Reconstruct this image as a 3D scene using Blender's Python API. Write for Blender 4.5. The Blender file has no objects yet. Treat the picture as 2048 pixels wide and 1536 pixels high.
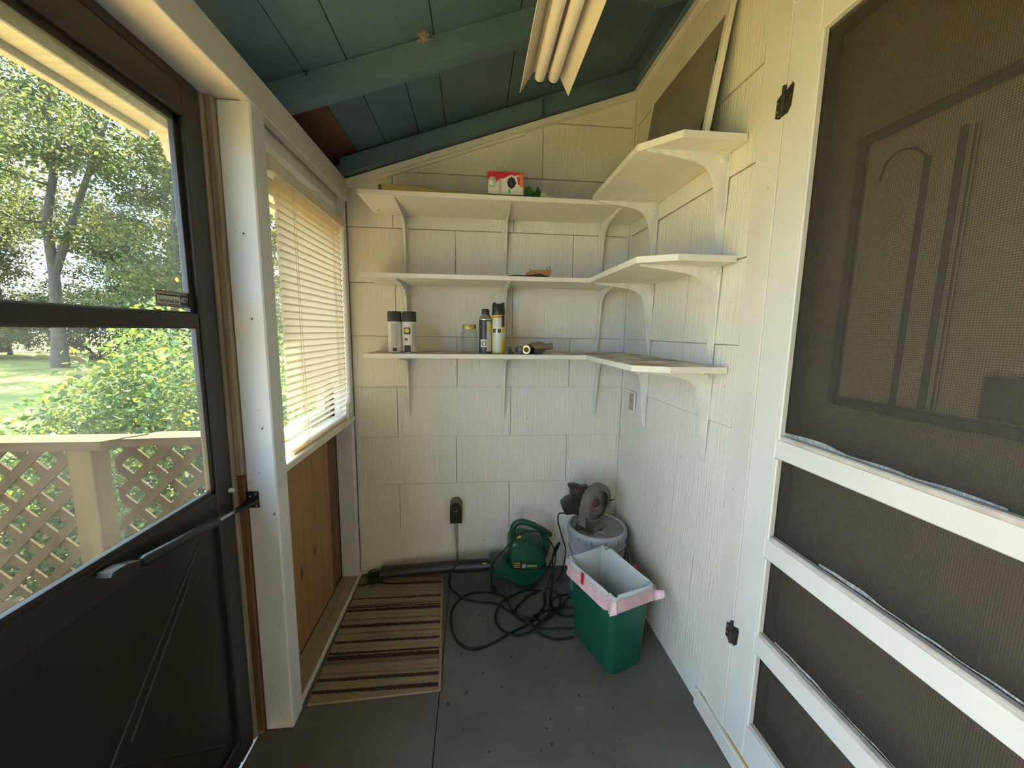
import bpy, bmesh, math, random
import numpy as np
from mathutils import Vector, Matrix

SC = bpy.context.scene
COL = SC.collection
PI = math.pi

# ------------------------------------------------------------------ camera, sky, sun, exposure
cam_d = bpy.data.cameras.new('camera'); cam = bpy.data.objects.new('camera', cam_d); COL.objects.link(cam)
cam_d.sensor_fit = 'HORIZONTAL'; cam_d.sensor_width = 36.0; cam_d.lens = 36.0 * 779.12 / 2048.0
cam_d.clip_start = 0.01; cam_d.clip_end = 300
CM = Matrix(((0.995374, -0.000835, -0.096072), (-0.095083, 0.134798, -0.986301), (0.013774, 0.990873, 0.134095)))
cam.matrix_world = Matrix.Translation((0, 0, 1.3544)) @ CM.to_4x4()
SC.camera = cam

SKY, SUN, EXPO = 2.9, 27.0, 1.5
w = bpy.data.worlds.new('sky'); SC.world = w; w.use_nodes = True
nt = w.node_tree; nt.nodes.clear()
o_ = nt.nodes.new('ShaderNodeOutputWorld'); b_ = nt.nodes.new('ShaderNodeBackground')
n_ = nt.nodes.new('ShaderNodeTexNoise'); n_.inputs['Scale'].default_value = 2.2; n_.inputs['Detail'].default_value = 5
r_ = nt.nodes.new('ShaderNodeValToRGB')
r_.color_ramp.elements[0].position = .38; r_.color_ramp.elements[0].color = (.28, .56, 1.0, 1)
r_.color_ramp.elements[1].position = .60; r_.color_ramp.elements[1].color = (.66, .82, 1.0, 1)
tc_ = nt.nodes.new('ShaderNodeTexCoord')
nt.links.new(tc_.outputs['Generated'], n_.inputs['Vector']); nt.links.new(n_.outputs['Fac'], r_.inputs['Fac'])
nt.links.new(r_.outputs['Color'], b_.inputs['Color']); nt.links.new(b_.outputs['Background'], o_.inputs['Surface'])
b_.inputs['Strength'].default_value = SKY

sun_d = bpy.data.lights.new('sun', 'SUN'); sun = bpy.data.objects.new('sun', sun_d); COL.objects.link(sun)
sun_d.energy = SUN; sun_d.angle = math.radians(0.6); sun_d.color = (1.0, .87, .62)
sun.rotation_euler = Vector((0.20, -0.70, -0.72)).to_track_quat('-Z', 'Y').to_euler()
sun.location = (-10, 30, 30)

SC.cycles.max_bounces = 8; SC.cycles.diffuse_bounces = 4; SC.cycles.glossy_bounces = 2; SC.cycles.transmission_bounces = 4; SC.cycles.caustics_reflective = False; SC.cycles.caustics_refractive = False
SC.view_settings.view_transform = 'Standard'; SC.view_settings.look = 'None'
SC.view_settings.exposure = EXPO; SC.view_settings.gamma = 1.0; SC.view_settings.use_curve_mapping = False

# ------------------------------------------------------------------ materials
MATS = {}
def nodes(m):
    m.use_nodes = True
    t = m.node_tree
    return t, t.nodes['Principled BSDF'], t.nodes['Material Output']

def mat(name, col, rough=.6, col2=None, nscale=(6, 6, 6), nmix=(.35, .7), speck=0, speck_col=(.05, .04, .03), speck_scale=60,
        bump=None, metal=0.0, spec=.5, detail=4):
    """principled paint: colour mottled by stretched noise, small stains, noise relief"""
    m = bpy.data.materials.new(name); t, p, out = nodes(m); N, L = t.nodes, t.links
    p.inputs['Roughness'].default_value = rough; p.inputs['Metallic'].default_value = metal
    p.inputs['Specular IOR Level'].default_value = spec
    tc = N.new('ShaderNodeTexCoord')
    geo = N.new('ShaderNodeNewGeometry')
    def noise(sc, det=4):
        mp = N.new('ShaderNodeMapping'); mp.inputs['Scale'].default_value = sc
        L.new(geo.outputs['Position'], mp.inputs['Vector'])
        n = N.new('ShaderNodeTexNoise'); n.inputs['Scale'].default_value = 1.0; n.inputs['Detail'].default_value = det
        L.new(mp.outputs['Vector'], n.inputs['Vector']); return n
    cur = None
    if col2 is not None:
        n = noise(nscale, detail); r = N.new('ShaderNodeValToRGB')
        r.color_ramp.elements[0].position, r.color_ramp.elements[1].position = nmix
        r.color_ramp.elements[0].color = (*col, 1); r.color_ramp.elements[1].color = (*col2, 1)
        L.new(n.outputs['Fac'], r.inputs['Fac']); cur = r.outputs['Color']
    if speck:
        n = noise((speck_scale, speck_scale, speck_scale * .6), 2); r = N.new('ShaderNodeValToRGB')
        r.color_ramp.elements[0].position = speck; r.color_ramp.elements[1].position = speck + .03
        L.new(n.outputs['Fac'], r.inputs['Fac'])
        mx = N.new('ShaderNodeMixRGB'); L.new(r.outputs['Color'], mx.inputs['Fac'])
        if cur is None: mx.inputs['Color1'].default_value = (*col, 1)
        else: L.new(cur, mx.inputs['Color1'])
        mx.inputs['Color2'].default_value = (*speck_col, 1); cur = mx.outputs['Color']
    if cur is None: p.inputs['Base Color'].default_value = (*col, 1)
    else: L.new(cur, p.inputs['Base Color'])
    if bump:
        sc, st, di = bump
        n = noise(sc, 3); bp = N.new('ShaderNodeBump'); bp.inputs['Strength'].default_value = st; bp.inputs['Distance'].default_value = di
        L.new(n.outputs['Fac'], bp.inputs['Height']); L.new(bp.outputs['Normal'], p.inputs['Normal'])
    MATS[name] = m
    return m

def wood(name, c1, c2, axis='z', scale=1.0, rough=.6, knots=None):
    st = {'x': (3, 45, 45), 'y': (45, 3, 45), 'z': (45, 45, 3)}[axis]
    st = tuple(a * scale for a in st)
    m = mat(name, c1, rough, c2, st, (.32, .68), bump=(st, .25, .002), detail=6)
    if knots:
        t = m.node_tree; N, L = t.nodes, t.links; p = N['Principled BSDF']
        src = p.inputs['Base Color'].links[0].from_socket
        geo = N.new('ShaderNodeNewGeometry'); mp = N.new('ShaderNodeMapping')
        mp.inputs['Scale'].default_value = {'x': (7, 16, 16), 'y': (16, 7, 16), 'z': (16, 16, 7)}[axis]
        L.new(geo.outputs['Position'], mp.inputs['Vector'])
        v = N.new('ShaderNodeTexVoronoi'); v.inputs['Scale'].default_value = .55
        L.new(mp.outputs['Vector'], v.inputs['Vector'])
        r = N.new('ShaderNodeValToRGB'); r.color_ramp.elements[0].position = .05; r.color_ramp.elements[1].position = .16
        r.color_ramp.elements[0].color = (1, 1, 1, 1); r.color_ramp.elements[1].color = (0, 0, 0, 1)
        L.new(v.outputs['Distance'], r.inputs['Fac'])
        mx = N.new('ShaderNodeMixRGB'); L.new(r.outputs['Color'], mx.inputs['Fac']); L.new(src, mx.inputs['Color1'])
        mx.inputs['Color2'].default_value = (*knots, 1); L.new(mx.outputs['Color'], p.inputs['Base Color'])
    return m

mat('siding', (.77, .735, .65), .55, (.70, .665, .58), (3, 3, 2), (.3, .75), speck=.745, speck_col=(.16, .12, .09), speck_scale=105, bump=((190, 190, 4), .75, .004))
mat('backing', (.35, .33, .29), .8)
mat('trim_white', (.74, .71, .64), .5, (.65, .62, .55), (9, 9, 3), (.35, .75), speck=.75, speck_col=(.2, .15, .1), speck_scale=90, bump=((30, 30, 8), .25, .002))
mat('post_white', (.72, .74, .76), .5, (.63, .64, .64), (8, 8, 4), (.35, .8), speck=.745, speck_col=(.18, .12, .08), speck_scale=90, bump=((25, 25, 6), .2, .002))  # cool tint painted in for the bluish daylight on the post
mat('shelf_white', (.77, .735, .65), .45, (.69, .655, .57), (7, 7, 7), (.35, .75), speck=.76, speck_col=(.3, .2, .1), speck_scale=30, bump=((30, 6, 30), .2, .001))
mat('shelf_dusty', (.70, .66, .58), .7, (.36, .27, .18), (9, 9, 9), (.38, .62), speck=.7, speck_col=(.2, .14, .09), speck_scale=40)
mat('bracket_paint', (.75, .73, .66), .5, (.60, .61, .59), (25, 25, 9), (.42, .7))
mat('door_paint', (.73, .72, .67), .4, (.66, .65, .60), (5, 5, 5), (.35, .75), bump=((20, 20, 20), .1, .001))
mat('bead_paint', (.58, .54, .48), .5, (.44, .38, .33), (20, 20, 20), (.4, .7))
mat('blue_paint', (.092, .165, .20), .55, (.073, .135, .165), (5, 5, 5), (.3, .7), speck=.74, speck_col=(.015, .02, .03), speck_scale=28, bump=((40, 6, 40), .35, .003))
wood('bare_board', (.17, .07, .04), (.10, .04, .025), 'y', .8)
mat('floor_paint', (.125, .116, .102), .6, (.085, .076, .064), (4, 4, 4), (.35, .7), speck=.71, speck_col=(.035, .03, .027), speck_scale=24, bump=((30, 30, 30), .2, .001))
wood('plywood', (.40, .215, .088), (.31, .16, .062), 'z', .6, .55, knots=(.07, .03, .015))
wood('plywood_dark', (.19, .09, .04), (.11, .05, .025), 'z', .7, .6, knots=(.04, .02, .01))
wood('plate_wood', (.40, .31, .21), (.27, .20, .13), 'y', .7, .8)
wood('jamb_wood', (.36, .30, .23), (.22, .17, .12), 'z', 1.2, .8)
wood('jamb_brown', (.19, .085, .03), (.11, .05, .02), 'z', 1.2, .6)
wood('deck_wood', (.58, .40, .19), (.46, .31, .145), 'x', .7, .8)
wood('rail_wood', (0.041, 0.0285, 0.0108), (0.0252, 0.0173, 0.0067), 'x', .8, .8)
wood('post_wood', (0.0651, 0.0459, 0.0137), (0.0411, 0.0285, 0.0089), 'z', .6, .8)
wood('slat_wood', (0.0384, 0.0264, 0.0094), (0.0246, 0.0168, 0.0061), 'z', .9, .85)
for k_ in ('rail_wood', 'post_wood', 'slat_wood'): MATS[k_].node_tree.nodes['Principled BSDF'].inputs['Specular IOR Level'].default_value = .12
mat('bronze', (.032, .025, .021), .38, (.022, .018, .016), (6, 6, 6), (.3, .7), spec=.5)
mat('kick_bronze', (.026, .017, .012), .33, (.019, .013, .010), (5, 5, 5), (.3, .7), spec=.6)
mat('black_metal', (.012, .011, .011), .35, (.02, .018, .017), (30, 30, 30), (.3, .7))
mat('tarnished', (.10, .085, .065), .45, (.045, .035, .028), (60, 60, 60), (.35, .65), metal=.5)
mat('screw', (.55, .53, .48), .35, metal=.8)
mat('eave_white', (.40, .39, .33), .7, (.31, .30, .24), (4, 60, 60), (.3, .7), bump=((4, 60, 60), .4, .003))
mat('blind_cream', (.74, .66, .52), .5)
mat('cord_white', (.7, .66, .56), .7)
mat('fixture_white', (.70, .64, .52), .4)
mat('tube_glass', (.75, .70, .60), .2)
mat('leaning_board', (.22, .19, .155), .7, (.17, .145, .115), (8, 8, 8), (.3, .7))
mat('box_red', (.55, .02, .035), .5)
mat('white_print', (.72, .71, .68), .5)
mat('grey_print', (.42, .42, .40), .5, (.5, .5, .48), (120, 120, 300), (.4, .6))
mat('dark_print', (.035, .033, .03), .5)
mat('orange_print', (.70, .22, .04), .5)
mat('yellow_print', (.72, .56, .04), .45)
mat('card_brown', (.30, .22, .12), .8)
mat('green_print', (.12, .42, .08), .5)
mat('blue_print', (.02, .03, .10), .45)
mat('sticker_grey', (.25, .22, .20), .6)
mat('pale_print', (.62, .62, .52), .5)
mat('ruler_yellow', (.55, .38, .10), .55, (.46, .31, .09), (20, 20, 20), (.35, .7))
mat('green_bag', (.03, .17, .035), .35, (.02, .10, .02), (30, 30, 30), (.3, .7))
mat('pale_green', (.42, .5, .38), .4)
wood('nail_block', (.40, .19, .07), (.27, .12, .045), 'x', 1.5)
mat('dark_plastic', (.02, .018, .016), .4)
mat('cap_charcoal', (.045, .043, .04), .55)
mat('can_metal', (.55, .54, .50), .25, metal=.9)
mat('can_white', (.70, .67, .62), .35)
mat('can_dark', (.045, .043, .042), .3)
mat('can_pale', (.55, .58, .52), .3)
mat('brass', (.62, .45, .16), .3, metal=.9)
mat('outlet_brown', (.16, .115, .075), .6, (.11, .08, .05), (30, 30, 30), (.3, .7))
mat('outlet_black', (.008, .007, .007), .4)
mat('cable_grey', (.30, .27, .23), .7)
mat('switch_cream', (.50, .42, .33), .5, (.36, .27, .20), (60, 60, 60), (.4, .6))
mat('bucket_grey', (.36, .38, .40), .38, (.33, .35, .37), (8, 8, 8), (.3, .7))
mat('lid_dust', (.27, .26, .24), .75, (.20, .19, .17), (25, 25, 25), (.3, .7))
mat('saw_dark', (.022, .013, .013), .28, (.03, .022, .022), (30, 30, 30), (.3, .7))
mat('saw_guard', (.16, .145, .12), .65, (.11, .10, .085), (40, 40, 40), (.3, .7))
mat('saw_blade', (.25, .22, .19), .4, (.20, .09, .06), (40, 40, 40), (.4, .65), metal=.7)
mat('blower_green', (.006, .075, .032), .35, (.005, .06, .026), (20, 20, 20), (.3, .7))
mat('blower_black', (.018, .016, .015), .42, (.028, .024, .021), (14, 14, 14), (.3, .7))
mat('cord_dark', (.010, .014, .010), .6, spec=.25)
mat('bin_green', (.006, .095, .062), .42, (.005, .08, .052), (7, 7, 7), (.3, .7), speck=.70, speck_col=(.006, .035, .028), speck_scale=9)
mat('pink_hem', (.72, .53, .55), .5, (.62, .40, .43), (30, 30, 30), (.35, .65))
mat('red_tape', (.62, .02, .05), .45)
mat('thresh_wood', (.46, .40, .33), .85, (.36, .29, .23), (30, 12, 30), (.35, .65))
mat('thresh_yellow', (.42, .26, .03), .5)
mat('entry_door', (.56, .41, .23), .55, (.51, .37, .205), (5, 5, 5), (.3, .7))
mat('dark_frame', (.20, .15, .095), .6)
mat('nest_fluff', (.46, .37, .27), .95, (.34, .26, .18), (60, 60, 60), (.3, .7))
mat('dirt', (.03, .026, .02), .95)
mat('house_siding', (.55, .50, .43), .7)
mat('roof_grey', (.30, .28, .27), .9)
mat('bark', (.085, .068, .052), .9, (.05, .04, .032), (20, 20, 4), (.3, .7), bump=((25, 25, 5), .8, .02))
mat('fence_wood', (.12, .095, .07), .9)
mat('outer_white', (.62, .60, .54), .7)

def glass_mat(name, dust, dust_col=(.75, .72, .62)):
    """clear pane with a mottled film of dust that scatters daylight"""
    m = bpy.data.materials.new(name); m.use_nodes = True; t = m.node_tree; N, L = t.nodes, t.links; N.clear()
    out = N.new('ShaderNodeOutputMaterial'); tr = N.new('ShaderNodeBsdfTransparent'); gl = N.new('ShaderNodeBsdfGlossy')
    gl.inputs['Roughness'].default_value = .03; tr.inputs['Color'].default_value = (.95, .97, .95, 1)
    lw = N.new('ShaderNodeLayerWeight'); pw = N.new('ShaderNodeMath'); pw.operation = 'POWER'; pw.inputs[1].default_value = 4.0
    L.new(lw.outputs['Facing'], pw.inputs[0]); fr = N.new('ShaderNodeMath'); fr.operation = 'MULTIPLY_ADD'; fr.inputs[1].default_value = .7; fr.inputs[2].default_value = .03
    L.new(pw.outputs[0], fr.inputs[0])
    m1 = N.new('ShaderNodeMixShader'); L.new(fr.outputs[0], m1.inputs['Fac']); L.new(tr.outputs[0], m1.inputs[1]); L.new(gl.outputs[0], m1.inputs[2])
    df = N.new('ShaderNodeBsdfTranslucent'); df.inputs['Color'].default_value = (*dust_col, 1)
    geo = N.new('ShaderNodeNewGeometry'); mp = N.new('ShaderNodeMapping'); mp.inputs['Scale'].default_value = (3, 5, 2.4)
    L.new(geo.outputs['Position'], mp.inputs['Vector'])
    n = N.new('ShaderNodeTexNoise'); n.inputs['Scale'].default_value = 1; n.inputs['Detail'].default_value = 3
    L.new(mp.outputs['Vector'], n.inputs['Vector'])
    mr = N.new('ShaderNodeMapRange'); mr.inputs['From Min'].default_value = .35; mr.inputs['From Max'].default_value = .7
    mr.inputs['To Min'].default_value = dust * .4; mr.inputs['To Max'].default_value = dust * 1.7
    L.new(n.outputs['Fac'], mr.inputs['Value'])
    m2 = N.new('ShaderNodeMixShader'); L.new(mr.outputs['Result'], m2.inputs['Fac']); L.new(m1.outputs[0], m2.inputs[1]); L.new(df.outputs[0], m2.inputs[2])
    L.new(m2.outputs[0], out.inputs['Surface']); MATS[name] = m
glass_mat('pane_upper', .006); glass_mat('pane_lower', .016)

def screen_mat():
    """insect screen: dark wire weave, partly open"""
    m = bpy.data.materials.new('insect_screen'); m.use_nodes = True; t = m.node_tree; N, L = t.nodes, t.links; N.clear()
    out = N.new('ShaderNodeOutputMaterial'); tr = N.new('ShaderNodeBsdfTransparent')
    df = N.new('ShaderNodeBsdfPrincipled'); df.inputs['Base Color'].default_value = (.045, .040, .034, 1); df.inputs['Roughness'].default_value = .5
    geo = N.new('ShaderNodeNewGeometry'); sx = N.new('ShaderNodeSeparateXYZ'); L.new(geo.outputs['Position'], sx.inputs[0])
    def wire(sock, pitch):
        a = N.new('ShaderNodeMath'); a.operation = 'MULTIPLY'; a.inputs[1].default_value = 2 * PI / pitch; L.new(sock, a.inputs[0])
        s = N.new('ShaderNodeMath'); s.operation = 'SINE'; L.new(a.outputs[0], s.inputs[0])
        r = N.new('ShaderNodeMapRange'); r.inputs['From Min'].default_value = -1; r.inputs['From Max'].default_value = 1
        r.inputs['To Min'].default_value = .34; r.inputs['To Max'].default_value = .66; L.new(s.outputs[0], r.inputs['Value']); return r
    a, b = wire(sx.outputs['Z'], .0042), wire(sx.outputs['Y'], .0042)
    mx = N.new('ShaderNodeMath'); mx.operation = 'MULTIPLY'; 
    ia = N.new('ShaderNodeMath'); ia.operation = 'SUBTRACT'; ia.inputs[0].default_value = 1.22; L.new(a.outputs[0], ia.inputs[1])
    ib = N.new('ShaderNodeMath'); ib.operation = 'SUBTRACT'; ib.inputs[0].default_value = 1.22; L.new(b.outputs[0], ib.inputs[1])
    L.new(ia.outputs[0], mx.inputs[0]); L.new(ib.outputs[0], mx.inputs[1])
    ms = N.new('ShaderNodeMixShader'); L.new(mx.outputs[0], ms.inputs['Fac']); L.new(df.outputs[0], ms.inputs[1]); L.new(tr.outputs[0], ms.inputs[2])
    L.new(ms.outputs[0], out.inputs['Surface']); MATS['insect_screen'] = m
screen_mat()

def thin_mat(name, col, trans=.5, rough=.6, ramp=None):
    """thin sheet (leaf, blind slat, plastic film): reflects and lets light through"""
    m = bpy.data.materials.new(name); m.use_nodes = True; t = m.node_tree; N, L = t.nodes, t.links; N.clear()
    out = N.new('ShaderNodeOutputMaterial'); d = N.new('ShaderNodeBsdfPrincipled'); d.inputs['Roughness'].default_value = rough
    tl = N.new('ShaderNodeBsdfTranslucent'); ms = N.new('ShaderNodeMixShader'); ms.inputs['Fac'].default_value = trans
    L.new(d.outputs[0], ms.inputs[1]); L.new(tl.outputs[0], ms.inputs[2]); L.new(ms.outputs[0], out.inputs['Surface'])
    d.inputs['Base Color'].default_value = (*col, 1); tl.inputs['Color'].default_value = (*col, 1)
    if ramp:
        g = N.new('ShaderNodeNewGeometry'); r = N.new('ShaderNodeValToRGB'); e = r.color_ramp.elements
        e[0].position, e[0].color = 0, (*ramp[0], 1); e[1].position, e[1].color = 1, (*ramp[-1], 1)
        for i, c in enumerate(ramp[1:-1]):
            q = e.new((i + 1) / (len(ramp) - 1)); q.color = (*c, 1)
        L.new(g.outputs['Random Per Island'], r.inputs['Fac']); L.new(r.outputs['Color'], d.inputs['Base Color']); L.new(r.outputs['Color'], tl.inputs['Color'])
    MATS[name] = m
thin_mat('blind_slat', (.74, .62, .44), .30, .45)
thin_mat('liner', (.74, .79, .80), .35, .4)
thin_mat('jar_glass', (.60, .62, .50), .2, .1)
thin_mat('leaf_tree', (.1, .2, .04), .5, .8, [(.035, .06, .010), (.06, .088, .015), (.105, .12, .025), (.155, .14, .052), (.05, .077, .014)])
thin_mat('leaf_olive', (.1, .2, .04), .45, .5, [(.04, .053, .014), (.085, .088, .028), (.14, .122, .06), (.063, .073, .02), (.105, .105, .031)])
thin_mat('leaf_bush', (.1, .2, .04), .45, .75, [(.032, .07, .010), (.058, .115, .022), (.09, .145, .032), (.18, .18, .018), (.042, .09, .027), (.115, .155, .072)])
thin_mat('clear_plastic', (.38, .28, .18), .4, .2)

def jar_clear():
    m = bpy.data.materials.new('clear_jar'); m.use_nodes = True; t = m.node_tree; N, L = t.nodes, t.links; N.clear()
    out = N.new('ShaderNodeOutputMaterial'); tr = N.new('ShaderNodeBsdfTransparent'); tr.inputs['Color'].default_value = (.90, .92, .84, 1)
    gl = N.new('ShaderNodeBsdfGlossy'); gl.inputs['Roughness'].default_value = .08
    lw = N.new('ShaderNodeLayerWeight'); lw.inputs['Blend'].default_value = .12
    ms = N.new('ShaderNodeMixShader'); L.new(lw.outputs['Facing'], ms.inputs['Fac']); L.new(tr.outputs[0], ms.inputs[1]); L.new(gl.outputs[0], ms.inputs[2])
    L.new(ms.outputs[0], out.inputs['Surface']); MATS['clear_jar'] = m
jar_clear()

def grass_mat():
    m = mat('grass', (.15, .17, .03), .9, (.33, .30, .075), (1.1, 1.1, 1), (.35, .68), bump=((14, 14, 14), 1.0, .12), detail=8)
grass_mat()

def rug_mat():
    m = bpy.data.materials.new('rug_stripes'); t, p, out = nodes(m); N, L = t.nodes, t.links; p.inputs['Roughness'].default_value = .95
    tc = N.new('ShaderNodeTexCoord'); n = N.new('ShaderNodeTexNoise'); n.inputs['Scale'].default_value = 90
    L.new(tc.outputs['Object'], n.inputs['Vector'])
    sx = N.new('ShaderNodeSeparateXYZ'); L.new(tc.outputs['Object'], sx.inputs[0])
    j = N.new('ShaderNodeMath'); j.operation = 'MULTIPLY_ADD'; j.inputs[1].default_value = .010; L.new(n.outputs['Fac'], j.inputs[0]); L.new(sx.outputs['Y'], j.inputs[2])
    k = N.new('ShaderNodeMapRange'); k.inputs['From Min'].default_value = .0; k.inputs['From Max'].default_value = .70; L.new(j.outputs[0], k.inputs['Value'])
    r = N.new('ShaderNodeValToRGB'); r.color_ramp.interpolation = 'CONSTANT'
    B, T, K, W_ = (.36, .27, .17), (.22, .155, .09), (.045, .025, .016), (.27, .20, .125)
    dark = [(1.969, .012), (1.860, .008), (1.812, .005), (1.798, .008), (1.778, .014), (1.675, .012), (1.584, .010), (1.524, .010), (1.500, .015), (1.398, .010), (1.346, .013)]
    mid = [(1.714, .010), (1.630, .005), (1.479, .016), (1.423, .005)]
    seq = [(0, B)]
    for y, wd, c in sorted([(y, wd, K) for y, wd in dark] + [(y, wd, T) for y, wd in mid]):
        wd *= 1.35
        seq += [((y - wd / 2 - 1.305) / .70 + .005, c), ((y + wd / 2 - 1.305) / .70 + .005, B)]
    e = r.color_ramp.elements
    while len(e) > 1: e.remove(e[-1])
    e[0].position = 0; e[0].color = (*B, 1)
    for pos, c in seq[1:]:
        q = e.new(pos); q.color = (*c, 1)
    L.new(k.outputs['Result'], r.inputs['Fac'])
    n2 = N.new('ShaderNodeTexNoise'); n2.inputs['Scale'].default_value = 7; L.new(tc.outputs['Object'], n2.inputs['Vector'])
    mx = N.new('ShaderNodeMixRGB'); mx.blend_type = 'MULTIPLY'; mx.inputs['Fac'].default_value = .5
    L.new(r.outputs['Color'], mx.inputs['Color1']); L.new(n2.outputs['Color'], mx.inputs['Color2']); L.new(mx.outputs['Color'], p.inputs['Base Color'])
    bp = N.new('ShaderNodeBump'); bp.inputs['Strength'].default_value = .8; bp.inputs['Distance'].default_value = .004
    n3 = N.new('ShaderNodeTexNoise'); n3.inputs['Scale'].default_value = 260; L.new(tc.outputs['Object'], n3.inputs['Vector'])
    L.new(n3.outputs['Fac'], bp.inputs['Height']); L.new(bp.outputs['Normal'], p.inputs['Normal']); MATS['rug_stripes'] = m
rug_mat()

# ------------------------------------------------------------------ mesh helpers
class MB:
    def __init__(s): s.v, s.f = [], []
    def add(s, v, f):
        o = len(s.v); s.v += [Vector(p) for p in v]; s.f += [tuple(i + o for i in q) for q in f]; return s
    def box(s, x0, x1, y0, y1, z0, z1, bev=0.0):
        if bev <= 0:
            v = [(x, y, z) for x in (x0, x1) for y in (y0, y1) for z in (z0, z1)]
            return s.add(v, [(0, 1, 3, 2), (4, 6, 7, 5), (0, 4, 5, 1), (2, 3, 7, 6), (0, 2, 6, 4), (1, 5, 7, 3)])
        bm = bmesh.new(); bmesh.ops.create_cube(bm, size=1)
        for q in bm.verts: q.co = Vector(((x0 + x1) / 2 + q.co.x * (x1 - x0), (y0 + y1) / 2 + q.co.y * (y1 - y0), (z0 + z1) / 2 + q.co.z * (z1 - z0)))
        bmesh.ops.bevel(bm, geom=list(bm.edges), offset=bev, segments=1, affect='EDGES')
        bm.verts.index_update(); s.add([q.co.copy() for q in bm.verts], [tuple(v.index for v in f.verts) for f in bm.faces]); bm.free(); return s
    def prism(s, poly, axis, a, b, scales=None):
        """2D polygon extruded along an axis; poly in the other two axes (in x,y,z order)"""
        n = len(poly); cx = sum(p[0] for p in poly) / n; cy = sum(p[1] for p in poly) / n
        secs = scales or [(0, 1), (1, 1)]; v = []
        for t, k in secs:
            h = a + (b - a) * t
            for p in poly:
                q = (cx + (p[0] - cx) * k, cy + (p[1] - cy) * k)
                v.append({'x': (h, *q), 'y': (q[0], h, q[1]), 'z': (*q, h)}[axis])
        f = [tuple(range(n))[::-1], tuple(range((len(secs) - 1) * n, len(secs) * n))]
        for k in range(len(secs) - 1):
            for i in range(n):
                j = (i + 1) % n; f.append((k * n + i, k * n + j, (k + 1) * n + j, (k + 1) * n + i))
        return s.add(v, f)
    def tube(s, pts, r, seg=8, caps=True, flat=None):
        """swept tube; r number or list; flat = (k, axis vector) squash"""
        P = [Vector(p) for p in pts]; n = len(P); R = r if isinstance(r, (list, tuple)) else [r] * n
        T = [(P[min(i + 1, n - 1)] - P[max(i - 1, 0)]).normalized() for i in range(n)]
        u = T[0].orthogonal().normalized(); v = []
        for i in range(n):
            u = (u - T[i] * u.dot(T[i]));  u = u.normalized() if u.length > 1e-6 else T[i].orthogonal().normalized()
            w_ = T[i].cross(u)
            for k in range(seg):
                a = 2 * PI * k / seg; v.append(P[i] + (u * math.cos(a) + w_ * math.sin(a)) * R[i])
        f = [(i * seg + k, i * seg + (k + 1) % seg, (i + 1) * seg + (k + 1) % seg, (i + 1) * seg + k) for i in range(n - 1) for k in range(seg)]
        if caps: f += [tuple(range(seg))[::-1], tuple(range((n - 1) * seg, n * seg))]
        return s.add(v, f)
    def lathe(s, prof, c=(0, 0, 0), seg=24, axis='z', a0=0, a1=2 * PI, cap=True):
        full = abs(a1 - a0 - 2 * PI) < 1e-6; m = seg if full else seg + 1; v = []
        for r, h in prof:
            for k in range(m):
                a = a0 + (a1 - a0) * k / seg; p, q = r * math.cos(a), r * math.sin(a)
                t = {'z': (p, q, h), 'y': (p, h, q), 'x': (h, p, q)}[axis]; v.append((c[0] + t[0], c[1] + t[1], c[2] + t[2]))
        f = []
        for i in range(len(prof) - 1):
            for k in range(seg):
                j = (k + 1) % m; f.append((i * m + k, i * m + j, (i + 1) * m + j, (i + 1) * m + k))
        if full and cap:
            if prof[0][0] > 1e-6: f.append(tuple(range(m))[::-1])
            if prof[-1][0] > 1e-6: f.append(tuple(range((len(prof) - 1) * m, len(prof) * m)))
        return s.add(v, f)
    def grid(s, fn, nu, nv, closed_u=False):
        m = nu if closed_u else nu + 1
        v = [fn(i / nu, j / nv) for j in range(nv + 1) for i in range(m)]
        f = [(j * m + i, j * m + (i + 1) % m, (j + 1) * m + (i + 1) % m, (j + 1) * m + i) for j in range(nv) for i in range(nu)]
        return s.add(v, f)
    def xf(s, M):
        s.v = [M @ q for q in s.v]; return s
    def move(s, x, y, z): return s.xf(Matrix.Translation((x, y, z)))

ORG = {}
def props(o, label=None, cat=None, group=None, kind=None):
    if label: o['label'] = label
    if cat: o['category'] = cat
    if group: o['group'] = group
    if kind: o['kind'] = kind
    return o

def put(name, mb, m, parent=None, smooth=None, org=None, label=None, cat=None, group=None, kind=None):
    """link a mesh object; vertices are given in world space and stored about the thing's base"""
    if parent is not None: O = ORG[parent.name]
    elif org is not None: O = Vector(org)
    else:
        xs = [q.x for q in mb.v]; ys = [q.y for q in mb.v]; zs = [q.z for q in mb.v]
        O = Vector(((min(xs) + max(xs)) / 2, (min(ys) + max(ys)) / 2, min(zs)))
    me = bpy.data.meshes.new(name); me.from_pydata([tuple(q - O) for q in mb.v], [], mb.f); me.update()
    bm = bmesh.new(); bm.from_mesh(me); bmesh.ops.recalc_face_normals(bm, faces=bm.faces); bm.to_mesh(me); bm.free()
    if smooth:
        me.shade_smooth(); me.set_sharp_from_angle(angle=math.radians(smooth))
    me.materials.append(MATS[m] if isinstance(m, str) else m)
    o = bpy.data.objects.new(name, me); COL.objects.link(o)
    if parent is not None: o.parent = parent
    else: o.location = O
    ORG[o.name] = O
    return props(o, label, cat, group, kind)

def thing(name, loc, label=None, cat=None, group=None, kind=None):
    o = bpy.data.objects.new(name, None); COL.objects.link(o); o.location = loc; o.empty_display_size = .05
    ORG[o.name] = Vector(loc); return props(o, label, cat, group, kind)

def share(src, name, parent, loc, rotz=0.0):
    """a repeat of a part: same mesh data, its own object; loc in world space"""
    o = src.copy(); o.name = name; COL.objects.link(o); o.parent = parent
    o.location = Vector(loc) - ORG[parent.name]; o.rotation_euler = (0, 0, rotz); ORG[o.name] = Vector(loc); return o

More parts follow.
